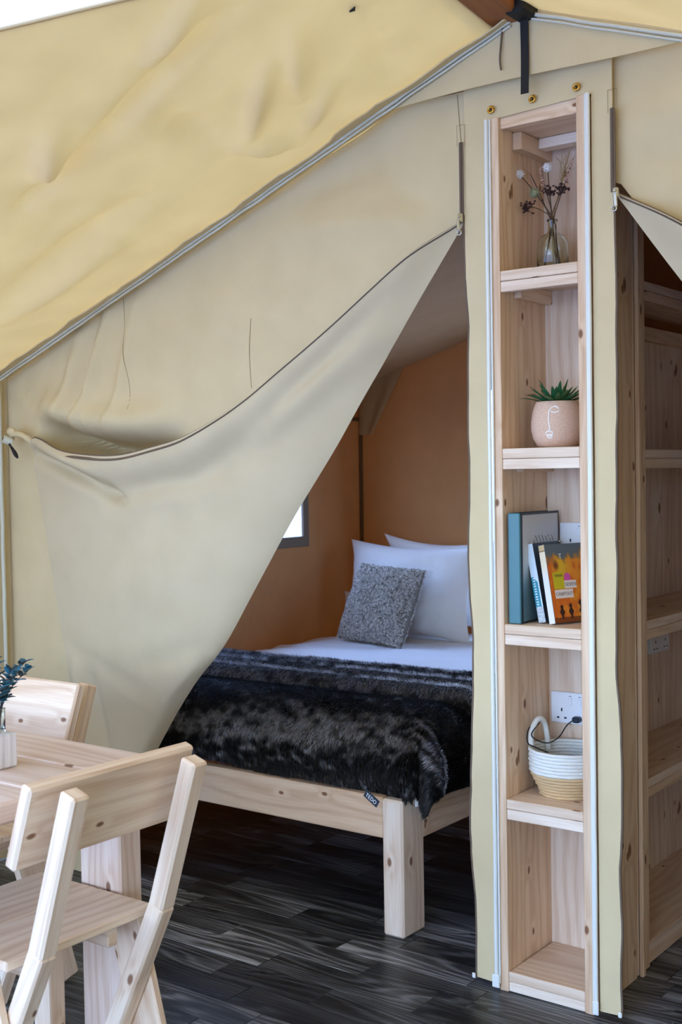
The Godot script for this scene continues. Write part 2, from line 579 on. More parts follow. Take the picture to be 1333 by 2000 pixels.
func build_shell() -> void:
	# ground outside
	var g := Geo.new()
	g.box(Vector3(160, 0.3, 160), Transform3D(Basis(), Vector3(0, -0.45, 0)), 0.01)
	struct("ground", g, M.ground, "pale dry ground outside around the tent", "ground")
	# floor: dark vinyl planks over a base slab
	g = Geo.new()
	g.box(Vector3(4.5, 0.2, 6.7), Transform3D(Basis(), Vector3(-1.465, -0.106, -1.72)), 0.002)
	var fl := struct("floor", g, M.gap, "dark grey wood plank floor of the tent", "floor")
	var row := 0
	var z := -1.30
	while z > BACK + 0.02:
		var z1 := maxf(z - 0.111, BACK + 0.005)
		var x := WALL_X - rng.randf() * 0.4
		while x < 0.66:
			var x1 := x + rng.randf_range(0.34, 0.62)
			var a := maxf(x, WALL_X + 0.005)
			var b := minf(x1, 0.67)
			if b - a > 0.05 and a < -0.55:
				var q := Geo.new()
				q.box(Vector3(b - a - 0.0012, 0.006, z - z1 - 0.0012), Transform3D(Basis(), Vector3((a + b) / 2, -0.003, (z + z1) / 2)), 0.0008, 0, off())
				part("plank", q, M.floor[rng.randi() % 6], fl)
			x = x1
		z = z1
		row += 1
	var rest := Geo.new()
	for i in 24:
		for j in 8:
			var zz := 1.53 - i * 0.118
			rest.box(Vector3(0.545, 0.006, 0.1165), Transform3D(Basis(), Vector3(WALL_X + 0.28 + j * 0.546 - (0.0 if i % 2 else 0.0), -0.003, zz - 0.06)), 0.0008, 0, off())
	part("plank_field", rest, M.floor[1], fl).set_meta("kind", "stuff")
	# roof: left slope with a vent opening, right slope
	var cr := [[-1.82, -2.01, -2.00, -2.02, 0.03, 0.035], [-2.0, -2.02, -2.27, -2.05, 0.03, 0.035], [-2.27, -2.05, -2.60, -2.07, 0.03, 0.03], [-1.81, -1.91, -1.99, -1.96, 0.03, -0.035], [-1.90, -2.25, -2.10, -2.42, 0.03, -0.04], [-1.78, -2.21, -1.94, -2.43, 0.03, -0.035], [-1.89, -2.48, -2.04, -2.58, 0.03, -0.045], [-2.31, -1.93, -2.46, -2.04, 0.035, -0.03], [-2.09, -2.61, -2.16, -2.44, 0.03, -0.035], [-2.15, -2.18, -2.17, -2.31, 0.045, 0.03], [-3.0, -2.35, -2.5, -2.35, 0.05, 0.03], [-3.2, -2.45, -2.7, -2.48, 0.04, -0.025], [-1.72, -2.45, -1.80, -2.62, 0.04, 0.03]]
	var roof := func(x: float, zz: float) -> Vector3:
		var k: float = clampf((RIDGE.x - x) / (RIDGE.x - WALL_X), 0.0, 1.0)
		var near: float = clampf((zz - PZ) * 3.0, 0.0, 1.0)
		var y := roof_y(x) - 0.03 * sin(PI * k) * near
		y += 1.6 * folds(cr, x, zz) * near * sin(PI * clampf(k, 0.04, 0.96))
		y += noise.get_noise_2d(x * 2.2, zz * 2.2) * 0.012 * near * sin(PI * k)
		return Vector3(x, y, zz)
	var xs := range_of(WALL_X - 0.03, -2.35, 64) + range_of(-2.35, -2.05, 22).slice(1) + range_of(-2.05, -1.8, 18).slice(1) + range_of(-1.8, RIDGE.x, 24).slice(1)
	var zb := [Vector2(-2.35, -1.30), Vector2(-1.8, -1.85)]
	var zc := [Vector2(-2.35, -1.30), Vector2(-2.05, -1.05), Vector2(-1.8, -1.85)]
	g = Geo.new()
	g.sheet(func(x: float, v: float) -> Vector3: return roof.call(x, lerpf(PZ - 0.07, flat_along(zb, x), v)), xs, range_of(0, 1, 100), 0.006)
	g.sheet(func(x: float, v: float) -> Vector3: return roof.call(x, lerpf(flat_along(zc, x), 1.5, v)), xs, range_of(0, 1, 16), 0.006)
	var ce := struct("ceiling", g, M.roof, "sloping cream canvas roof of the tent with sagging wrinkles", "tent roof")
	g = Geo.new()
	g.sheet(func(x: float, v: float) -> Vector3:
		return Vector3(x, roof_y(x) - 0.012 * sin(PI * (x + 1.465) / 2.145) + noise.get_noise_2d(x * 2.0, v * 2.0) * 0.01, v), range_of(RIDGE.x, 0.68, 30), range_of(PZ - 0.07, 1.5, 50), 0.006)
	part("roof_panel", g, M.roof, ce)
	g = Geo.new()
	for e: Array in [[Vector2(-2.35, -1.30), Vector2(-1.8, -1.85)], [Vector2(-2.35, -1.30), Vector2(-2.05, -1.05)], [Vector2(-2.05, -1.05), Vector2(-1.8, -1.85)]]:
		var a: Vector3 = roof.call(e[0].x, e[0].y)
		var b: Vector3 = roof.call(e[1].x, e[1].y)
		g.tube([a, a.lerp(b, 0.5) + Vector3(0, 0.0, 0), b], 0.006, 6)
	part("vent_hem", g, M.roof, ce)
	# side walls of the living space, open towards the front
	g = Geo.new()
	g.sheet(func(a: float, y: float) -> Vector3: return Vector3(WALL_X - 0.012 + 0.012 * sin(a * 9.0) * sin(y * 2.0) * smoothstep(PZ + 0.1, PZ + 0.4, a), y, a), range_of(PZ - 0.06, -1.2, 24), range_of(0.0, 1.757, 12), 0.012)
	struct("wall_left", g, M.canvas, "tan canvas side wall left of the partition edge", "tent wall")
	g = Geo.new()
	g.sheet(func(a: float, y: float) -> Vector3: return Vector3(0.69 + 0.012 * sin(a * 8.0) * sin(y * 2.0), y, a), range_of(BACK, 1.5, 40), range_of(0.0, 1.749, 12), 0.012)
	struct("wall_right", g, M.canvas, "canvas side wall along the right of the tent", "tent wall")
	# ridge beam, its bracket and straps
	var bt := thing("ridge_beam", "dark brown wooden ridge beam under the tent roof peak", "beam", Vector3(-1.47, 2.40, -2.6))
	g = Geo.new()
	var d := Vector3(0.13, -0.006, 0.991).normalized()
	var e0 := Vector3(-1.515, 2.535, -2.755)
	g.bar(e0, e0 + d * 4.0, 0.10, 0.06, Vector3.UP, 0.008, Vector2(0.2, 0.2))
	part("timber", g, M.beam, bt)
	g = Geo.new()
	g.box(Vector3(0.055, 0.07, 0.12), Transform3D(Basis(), Vector3(-1.455, 2.535, -2.72)), 0.006)
	g.box(Vector3(0.12, 0.03, 0.05), Transform3D(Basis(Vector3.BACK, 0.3), Vector3(-1.50, 2.555, -2.70)), 0.006)
	part("bracket", g, M.black, bt, "black metal bracket")
	g = Geo.new()
	g.sheet(func(u: float, v: float) -> Vector3: return Vector3(-1.461 + u * 0.011, lerpf(2.53, 2.319, v), -2.724 - 0.004 * sin(v * 3.0)), [-1.0, 1.0], range_of(0, 1, 8), 0.002)
	solo("hanging_strap", g, M.black, "long black webbing strap hanging from the ridge bracket above the shelf tower", "strap")
	g = Geo.new()
	g.tube(smooth_path([Vector3(-1.522, 2.50, -2.726), Vector3(-1.527, 2.46, -2.726), Vector3(-1.531, 2.42, -2.726), Vector3(-1.528, 2.392, -2.726)]), 0.0025, 6)
	solo("tie_cord", g, M.tape, "thin dark tie cord dangling under the end of the ridge beam", "cord")
	g = Geo.new()
	g.sheet(func(u: float, v: float) -> Vector3: return Vector3(-1.672 + u * 0.008, lerpf(2.50, 2.445, v), -2.288), [-1.0, 1.0], range_of(0, 1, 4), 0.002)
	solo("hanging_strap", g, M.black, "short black strap end hanging from the roof canvas left of the ridge beam", "strap")

func build_partition() -> void:
	# left panel above and behind the tied-back flap
	var fl := [[-3.55, 1.70, -3.30, 1.52, 0.03, 0.012], [-3.20, 1.86, -3.32, 1.52, 0.025, 0.016], [-3.05, 1.93, -3.22, 1.50, 0.03, 0.018], [-2.92, 1.95, -3.05, 1.47, 0.025, 0.012], [-3.50, 1.72, -3.40, 1.55, 0.02, -0.012], [-2.3, 2.1, -1.75, 2.06, 0.05, 0.010], [-2.25, 2.2, -1.95, 2.25, 0.05, -0.012], [-3.12, 1.9, -3.27, 1.5, 0.02, -0.014], [-2.5, 1.9, -2.35, 1.62, 0.05, 0.006], [-2.0, 2.3, -1.72, 2.0, 0.07, -0.012]]
	var top := func(x: float) -> float: return minf(roof_y(x) - 0.004, 2.385)
	var panel := func(x: float, v: float) -> Vector3:
		var lo: float = 0.0 if x < -3.15 else along(FOLD, x) + 0.035
		var y := lerpf(lo, top.call(x), v)
		var z := PZ + 1.8 * folds(fl, x, y) + 0.02 * sin(PI * clampf((x + 3.61) / 1.93, 0, 1)) * sin(PI * clampf((y - 0.6) / 1.6, 0, 1))
		# the cloth sinks back into the pocket behind the flap's sagging hem
		var pk := (y - along(HEM, x) - 0.005) / 0.045
		var pb := (y - along(HEM, x) - 0.115) / 0.05
		z += (0.045 * exp(-pb * pb) - 0.24 * exp(-pk * pk)) * smoothstep(-3.44, -3.34, x) * smoothstep(-2.65, -3.0, x)
		return Vector3(x, y, z - 0.012 * smoothstep(-1.9, -1.7, x))
	var g := Geo.new()
	g.sheet(panel, range_of(WALL_X, -3.15, 16) + range_of(-3.149, -1.681, 70), range_of(0, 1, 110), 0.004)
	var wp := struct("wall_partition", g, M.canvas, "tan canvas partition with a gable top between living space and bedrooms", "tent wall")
	# right panel, mirrored
	g = Geo.new()
	g.sheet(func(x: float, v: float) -> Vector3:
		var mx := -2.91 - x
		var lo: float = 0.0 if mx < -3.15 else along(FOLD, mx) + 0.035
		var y := lerpf(lo, minf(roof_y(x) - 0.004, 2.385), v)
		return Vector3(x, y, PZ - 0.012 + folds([[-1.2, 2.2, -0.9, 2.28, 0.05, 0.012], [-1.15, 2.12, -0.95, 2.1, 0.04, -0.010]], x, y)), range_of(-1.275, 0.239, 40) + range_of(0.24, 0.68, 10), range_of(0, 1, 30), 0.004)
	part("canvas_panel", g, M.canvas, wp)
	# gable triangle hanging in front of the panels' top hem
	g = Geo.new()
	g.sheet(func(x: float, v: float) -> Vector3:
		return Vector3(x, lerpf(2.364 + 0.004 * sin(x * 7.0), maxf(roof_y(x) - 0.003, 2.365), v), PZ + 0.048 + 0.005 * sin(x * 11.0) * v), range_of(-1.942, -0.988, 30), range_of(0, 1, 12), 0.004)
	part("gable_panel", g, M.canvas, wp)
	# centre panel over and beside the shelf tower
	g = Geo.new()
	g.sheet(func(x: float, y: float) -> Vector3: return Vector3(x, lerpf(lerpf(2.288, 2.299, clampf((x + 1.60) / 0.29, 0, 1)), 2.385, y), PZ + 0.009 + 0.0004 * sin(x * 40.0)), range_of(-1.668, -1.250, 14), range_of(0, 1, 5), 0.004)
	g.sheet(func(x: float, y: float) -> Vector3: return Vector3(x, y, PZ + 0.0086), range_of(-1.668, -1.602, 4), range_of(2.05, 2.30, 5), 0.004)
	g.sheet(func(x: float, y: float) -> Vector3: return Vector3(x, y, PZ + 0.0086), range_of(-1.305, -1.250, 4), range_of(2.04, 2.31, 5), 0.004)
	part("header_panel", g, M.canvas, wp)
	# loose strips on both sides of the tower, with welt and zip edge
	for e: Array in [[-1.668, -1.604, -1.0], [-1.304, -1.248, 1.0]]:
		var wave := func(y: float) -> float: return 0.006 * noise.get_noise_2d(y * 1.7, e[2] * 9.0) * smoothstep(2.1, 1.6, y) * 2.2
		g = Geo.new()
		g.sheet(func(u: float, y: float) -> Vector3:
			var outer: float = u if e[2] > 0 else 1.0 - u
			return Vector3(lerpf(e[0], e[1], u) + wave.call(y) * outer, y, PZ + 0.010 + 0.010 * outer * noise.get_noise_2d(y * 1.3, 3.0 + e[2])), range_of(0, 1, 6), range_of(0.015, 2.06, 60), 0.003)
		part("canvas_strip", g, M.canvas, wp)
		var path := []
		for y: float in range_of(0.015, 2.2 if e[2] < 0 else 2.05, 60):
			path.append(Vector3((e[0] - 0.002 if e[2] < 0 else e[1] + 0.002) + wave.call(minf(y, 2.06)), y, PZ + 0.010 + 0.010 * noise.get_noise_2d(y * 1.3, 3.0 + e[2])))
		g = Geo.new()
		g.tube(path.filter(func(p): return p.y < 2.07), 0.0032, 6)
		part("zip_edge", g, M.tape, wp, "dark zip edging of the canvas strip")
		path = []
		var wx: float = -1.5965 if e[2] < 0 else -1.3105
		for y: float in range_of(0.02, 2.288 if e[2] < 0 else 2.300, 40):
			path.append(Vector3(wx + 0.0012 * noise.get_noise_2d(y * 3.0, 8.0), y, PZ + 0.020))
		g = Geo.new()
		g.tube(path, 0.0055, 8)
		part("welt", g, M.piping, wp, "glossy white welt cord")
		path = []
		for y: float in range_of(0.02, 2.288 if e[2] < 0 else 2.300, 40):
			path.append(Vector3(wx + (0.0085 if e[2] < 0 else -0.0075), y, PZ + 0.017))
		g = Geo.new()
		g.tube(path, 0.003, 6)
		part("welt", g, M.piping, wp)
		g = Geo.new()
		g.box(Vector3(0.022 if e[2] < 0 else 0.016, 0.035, 0.006), Transform3D(Basis(), Vector3(wx, 0.026, PZ + 0.024)), 0.002)
		g.box(Vector3(0.010, 0.014, 0.005), Transform3D(Basis(), Vector3(e[0] if e[2] < 0 else e[1], 0.022, PZ + 0.018)), 0.002)
		part("strip_tab", g, M.piping, wp, "small white tab at the strip's foot")
	# closed zip tapes above both sliders
	for e: Array in [[-1.675, 2.245, 2.05], [-1.2465, 2.252, 2.05]]:
		g = Geo.new()
		g.sheet(func(u: float, y: float) -> Vector3: return Vector3(e[0] + u * 0.0062, y, PZ + 0.016), [-1.0, 1.0], range_of(e[2], e[1], 6), 0.003)
		g.tube([Vector3(e[0], e[1], PZ + 0.019), Vector3(e[0], e[2], PZ + 0.019)], 0.0016, 6)
		part("zip_tape", g, M.tape, wp, "brown closed zip")
		g = Geo.new()
		for s: float in [-1.0, 1.0]:
			g.tube([Vector3(e[0] + s * 0.012, e[1] - 0.01, PZ + 0.0165), Vector3(e[0] + s * 0.012, e[1] + 0.045, PZ + 0.0165)], 0.0006, 4)
		g.tube([Vector3(e[0] - 0.012, e[1] + 0.045, PZ + 0.0165), Vector3(e[0] + 0.012, e[1] + 0.045, PZ + 0.0165)], 0.0006, 4)
		part("stitching", g, M.stitch, wp)
	# stitched seams of the left panel
	for e: Array in [[-2.985, 1.975, -2.945, 1.60], [-1.70, 2.38, -1.69, 2.25], [-2.42, 1.85, -2.42, 1.64]]:
		g = Geo.new()
		var path := []
		for k in 21:
			var x := lerpf(e[0], e[2], k / 20.0)
			var y := lerpf(e[1], e[3], k / 20.0)
			var lo: float = along(FOLD, x) + 0.035
			var q: Vector3 = panel.call(x, (y - lo) / (top.call(x) - lo))
			path.append(q + Vector3(0, 0, 0.002))
		g.tube(path, 0.0012, 5)
		part("seam", g, M.stitch, wp)
	# three brass grommets over the tower
	for p: Vector2 in [Vector2(-1.583, 2.312), Vector2(-1.463, 2.316), Vector2(-1.341, 2.321)]:
		g = Geo.new()
		var ring := []
		for k in 17:
			ring.append(Vector3(p.x + 0.0075 * cos(TAU * k / 16), p.y + 0.0075 * sin(TAU * k / 16), PZ + 0.018))
		g.tube(ring, 0.0034, 8, false)
		var gr := part("grommet", g, M.brass, wp, "brass grommet")
		g = Geo.new()
		g.box(Vector3(0.003, 0.007, 0.004), Transform3D(Basis(), Vector3(p.x, p.y, PZ + 0.017)), 0.001)
		part("eyelet", g, M.hole, gr)
	# roof hem strip and white welt rope along both gable slopes, and down the left edge
	g = Geo.new()
	g.sheet(func(x: float, v: float) -> Vector3:
		return Vector3(x, roof_y(x) - 0.010 - 0.012 * v + 0.004 * noise.get_noise_2d(x * 6.0, 2.0), PZ + 0.012 + v * (0.085 + 0.03 * noise.get_noise_2d(x * 3.0, 7.0))), range_of(-3.60, -1.50, 60), range_of(0, 1, 3), 0.004)
	part("roof_hem", g, M.canvas, wp)
	for e: Array in [[-3.60, -1.50, 60], [-1.44, 0.66, 50]]:
		var pa := []
		var pb := []
		for x: float in range_of(e[0], e[1], e[2]):
			pa.append(Vector3(x, roof_y(x) - 0.019 + 0.003 * noise.get_noise_2d(x * 9.0, 1.0), PZ + 0.060))
			pb.append(Vector3(x, roof_y(x) - 0.030 + 0.003 * noise.get_noise_2d(x * 9.0, 1.0), PZ + 0.058))
		g = Geo.new()
		g.tube(pa, 0.0050, 8)
		g.tube(pb, 0.0036, 6)
		part("rope_welt", g, M.welt, wp, "pale welt rope along the roof line")
	var pc := [Vector3(-3.66, 1.762, PZ + 0.05), Vector3(-3.625, 1.752, PZ + 0.052), Vector3(-3.604, 1.725, PZ + 0.05)]
	for y: float in range_of(1.66, 0.02, 40):
		pc.append(Vector3(-3.601 + 0.003 * noise.get_noise_2d(y * 8.0, 4.0), y, PZ + 0.046))
	g = Geo.new()
	g.tube(pc, 0.007, 8)
	part("rope_welt", g, M.welt, wp)
	g = Geo.new()
	g.sheet(func(u: float, y: float) -> Vector3: return Vector3(-3.612 + 0.014 * u, y, PZ + 0.040), [-1.0, 1.0], range_of(0.02, 1.72, 10), 0.004)
	part("edge_band", g, M.canvas, wp)
	# the big door flap, tied back to the left, and its mirror on the right
	var tf := thing("door_flap", "large canvas door flap tied back left, sagging in front of the bed", "tent flap", Vector3(-3.15, 0.0, PZ + 0.06))
	make_flap(tf, false)
	g = Geo.new()
	g.tube(smooth_path([Vector3(-3.40, 1.50, PZ + 0.055), Vector3(-3.44, 1.53, PZ + 0.075), Vector3(-3.50, 1.535, PZ + 0.07), Vector3(-3.53, 1.52, PZ + 0.05)]), [0.010, 0.012, 0.010, 0.012, 0.012, 0.010, 0.012, 0.010, 0.012, 0.012, 0.010, 0.010, 0.012, 0.010, 0.010, 0.010, 0.010, 0.010, 0.010], 8)
	g.ball(Vector3(-3.50, 1.545, PZ + 0.075), Vector3(0.022, 0.016, 0.012), 10, 7)
	part("tie_knot", g, M.canvas, tf)
	g = Geo.new()
	g.tube([Vector3(-3.505, 1.508, PZ + 0.070), Vector3(-3.520, 1.520, PZ + 0.096)], [0.015, 0.014], 14)
	var tg := part("toggle", g, M.welt, tf, "pale round tie toggle")
	g = Geo.new()
	g.tube([Vector3(-3.5195, 1.5197, PZ + 0.0955), Vector3(-3.5202, 1.5204, PZ + 0.0970)], 0.007, 10)
	part("toggle_hole", g, M.hole, tg)
	g = Geo.new()
	g.tube(smooth_path([Vector3(-3.50, 1.50, PZ + 0.085), Vector3(-3.475, 1.48, PZ + 0.09), Vector3(-3.455, 1.45, PZ + 0.085)]), [0.004, 0.004, 0.004, 0.004, 0.005, 0.006, 0.006, 0.007, 0.008, 0.008, 0.007, 0.005, 0.003], 6)
	part("tie_loop", g, M.black, tf, "black elastic loop")
	var tr := thing("door_flap", "canvas door flap right of the shelf tower, opened from its zip slider", "tent flap", Vector3(0.24, 0.0, PZ + 0.06))
	make_flap(tr, true)

func make_flap(root: Node3D, mirror: bool) -> void:
	var fix := func(p: Vector3) -> Vector3: return Vector3(-2.91 - p.x, p.y, p.z) if mirror else p
	var g := Geo.new()
	var ts := range_of(0, 0.2, 26) + range_of(0.2, 1, 50).slice(1)
	g.sheet(func(s: float, t: float) -> Vector3: return fix.call(flap_point(s, t)), range_of(0, 1, 80), ts, 0.003)
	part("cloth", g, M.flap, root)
	g = Geo.new()
	g.sheet(func(s: float, v: float) -> Vector3:
		var p: Vector3 = flap_point(s, 0.0)
		var q: Vector3 = flap_point(s, 0.02)
		var d := (q - p).normalized() if q.distance_to(p) > 1e-5 else Vector3.DOWN
		return fix.call(p - d * 0.004 + d * 0.018 * v + Vector3(0, 0, 0.004 - 0.010 * (1 - v))), range_of(0.01, 0.995, 90), range_of(0, 1, 3), 0.003)
	part("zip_edge", g, M.tape, root, "brown zip edging along the flap's sagging hem")
	# slider with its pull tab
	var c := Vector3(-1.6745, 2.045, PZ + 0.026)
	g = Geo.new()
	g.box(Vector3(0.014, 0.026, 0.010), Transform3D(Basis(), fix.call(c)), 0.003)
	g.box(Vector3(0.006, 0.010, 0.006), Transform3D(Basis(), fix.call(c + Vector3(0, 0.004, 0.006))), 0.002)
	var sl := part("zip_slider", g, M.steel, root, "steel zip slider")
	g = Geo.new()
	g.box(Vector3(0.009, 0.032, 0.003), Transform3D(Basis(Vector3.BACK, 0.06), fix.call(c + Vector3(-0.002, -0.020, 0.007))), 0.0012)
	var ring := []
	for k in 13:
		ring.append(fix.call(c + Vector3(0.001 + 0.0065 * cos(TAU * k / 12), -0.039 + 0.0065 * sin(TAU * k / 12), 0.008)))
	g.tube(ring, 0.002, 6, false)
	part("pull_tab", g, M.steel, sl)

func build_bedroom() -> void:
	# window wall on the left, with a clear opening
	var z0 := -4.47
	var z1 := -3.35
	var y0 := 1.08
	var y1 := 1.61
	var zs := range_of(BACK, z0, 12) + range_of(z0, z1, 10).slice(1) + range_of(z1, PZ - 0.02, 18).slice(1)
	var ys := range_of(0.0, y0, 14) + range_of(y0, y1, 6).slice(1) + range_of(y1, 1.80, 5).slice(1)
	var g := Geo.new()
	g.sheet(func(z: float, y: float) -> Vector3:
		var k := smoothstep(z0, z0 - 0.08, z) + smoothstep(z1, z1 + 0.1, z)
		return Vector3(WALL_X + 0.012 * k * sin(z * 26.0 + sin(y * 3.0)) * sin(PI * clampf(y / 1.75, 0, 1)), y, z), zs, ys, 0.010, Vector2.ONE, func(i: int, j: int) -> bool: return i >= 12 and i < 22 and j >= 14 and j < 20)
	var wl := struct("wall_bedroom", g, M.brown, "orange brown canvas side wall of the bedroom, with a window", "tent wall")
	g = Geo.new()
	g.sheet(func(z: float, y: float) -> Vector3: return Vector3(WALL_X + 0.012, y, z), range_of(BACK, z0 - 0.05, 8), [1.640, 1.660], 0.003)
	part("wall_seam", g, M.seamtape, wl)
	g = Geo.new()
	for b: Array in [[z0 - 0.035, z0 + 0.005, y0 - 0.045, y1 + 0.04], [z1 - 0.005, z1 + 0.035, y0 - 0.045, y1 + 0.04], [z0, z1, y0 - 0.045, y0 + 0.004], [z0, z1, y1 - 0.004, y1 + 0.04]]:
		g.box(Vector3(0.016, b[3] - b[2], b[1] - b[0]), Transform3D(Basis(), Vector3(WALL_X + 0.006, (b[2] + b[3]) / 2, (b[0] + b[1]) / 2)), 0.002)
	var wn := struct("window_1", g, M.tape, "small bright window in the brown bedroom wall beside the bed", "window")
	g = Geo.new()
	g.box(Vector3(0.002, y1 - y0, z1 - z0), Transform3D(Basis(), Vector3(WALL_X, (y0 + y1) / 2, (z0 + z1) / 2)), 0.0005)
	part("pane", g, M.pane, wn, "clear window film")
	# head wall
	var hf := [[-3.45, 1.72, -2.9, 1.5, 0.05, 0.012], [-3.5, 1.62, -3.2, 1.2, 0.06, 0.012], [-3.3, 1.55, -2.8, 1.3, 0.08, -0.012], [-3.55, 1.5, -3.5, 0.9, 0.03, 0.010], [-3.1, 1.9, -2.9, 1.1, 0.1, 0.008]]
	var wx := [-2.88, -1.68]  # added window, out of view, bringing daylight onto the bed from the right
	var wy := [0.74, 1.76]
	var cols := range_of(WALL_X, wx[0], 34) + range_of(wx[0], wx[1], 12).slice(1) + range_of(wx[1], 0.68, 30).slice(1)
	g = Geo.new()
	g.sheet(func(x: float, y: float) -> Vector3:
		var yy := y if y < 1.765 else lerpf(1.76, minf(roof_y(x), 1.80 + 0.29 * (minf(x, -2.93 - x) + 3.61)) + 0.09, y - 1.77)
		return Vector3(x, yy, BACK + folds(hf, x, yy) * smoothstep(wx[0], wx[0] - 0.1, x)), cols, range_of(0, wy[0], 14) + range_of(wy[0], wy[1], 10).slice(1) + range_of(1.78, 2.77, 10), 0.010, Vector2.ONE, func(i: int, j: int) -> bool: return i >= 34 and i < 46 and j >= 14 and j < 24)
	struct("wall_back", g, M.brown, "brown canvas wall at the head of the bed", "tent wall")
	g = Geo.new()
	for q: Array in [[wx[0] - 0.035, wx[0] + 0.004, wy[0] - 0.04, wy[1] + 0.04], [wx[1] - 0.004, wx[1] + 0.035, wy[0] - 0.04, wy[1] + 0.04], [wx[0], wx[1], wy[0] - 0.04, wy[0] + 0.004], [wx[0], wx[1], wy[1] - 0.004, wy[1] + 0.04]]:
		g.box(Vector3(q[1] - q[0], q[3] - q[2], 0.016), Transform3D(Basis(), Vector3((q[0] + q[1]) / 2, (q[2] + q[3]) / 2, BACK + 0.006)), 0.002)
	var wn2 := struct("window_2", g, M.tape, "added window in the head wall to light the bed, hidden behind the canvas strip and tower", "window")
	g = Geo.new()
	g.box(Vector3(wx[1] - wx[0], wy[1] - wy[0], 0.002), Transform3D(Basis(), Vector3((wx[0] + wx[1]) / 2, (wy[0] + wy[1]) / 2, BACK)), 0.0005)
	part("pane", g, M.pane, wn2)
	# bedroom ceiling: two canvas slopes
	var ceil := func(x: float, k: float) -> Vector3:
		var lx := x if x <= RIDGE.x else 2 * RIDGE.x - x
		var front := roof_y(x) - 0.02
		var rear := 1.82 + 0.29 * (lx - WALL_X)
		return Vector3(x, lerpf(rear, front, k) + 0.008 * noise.get_noise_2d(x * 3.0, k * 6.0), lerpf(BACK, PZ - 0.03, k))
	g = Geo.new()
	g.sheet(ceil, range_of(WALL_X - 0.01, RIDGE.x, 30), range_of(0, 1, 24), 0.010)
	g.sheet(ceil, range_of(RIDGE.x, 0.69, 30), range_of(0, 1, 24), 0.010)
	var cb := struct("ceiling_bedroom", g, M.brown_roof, "dark grey brown canvas ceiling over the bed", "tent roof")
	# gusset and piping in the far corner
	g = Geo.new()
	g.sheet(func(a: float, b: float) -> Vector3:
		return Vector3(WALL_X + 0.02 + a * 0.27 * (1 - b * 0.75), lerpf(1.85 + 0.29 * 0.2 * a, 1.57, b), BACK + 0.014 + 0.02 * (1 - a) + 0.006 * sin(a * 9.0)), range_of(0, 1, 10), range_of(0, 1, 10), 0.003)
	part("corner_gusset", g, M.brown_roof, cb)
	g = Geo.new()
	g.tube([Vector3(WALL_X + 0.016, 1.78, BACK + 0.018), Vector3(WALL_X + 0.014, 1.0, BACK + 0.02), Vector3(WALL_X + 0.016, 0.02, BACK + 0.018)], 0.010, 6)
	struct("trim_1", g, M.seamtape, "dark piping down the far corner of the bedroom", "trim")

func clamp_board(root: Node3D, called: String, lo: Vector3, hi: Vector3, m: Material, g := 1, c := 0.0015, label := "") -> MeshInstance3D:
	return part(called, board(lo, hi, g, c), m, root, label)

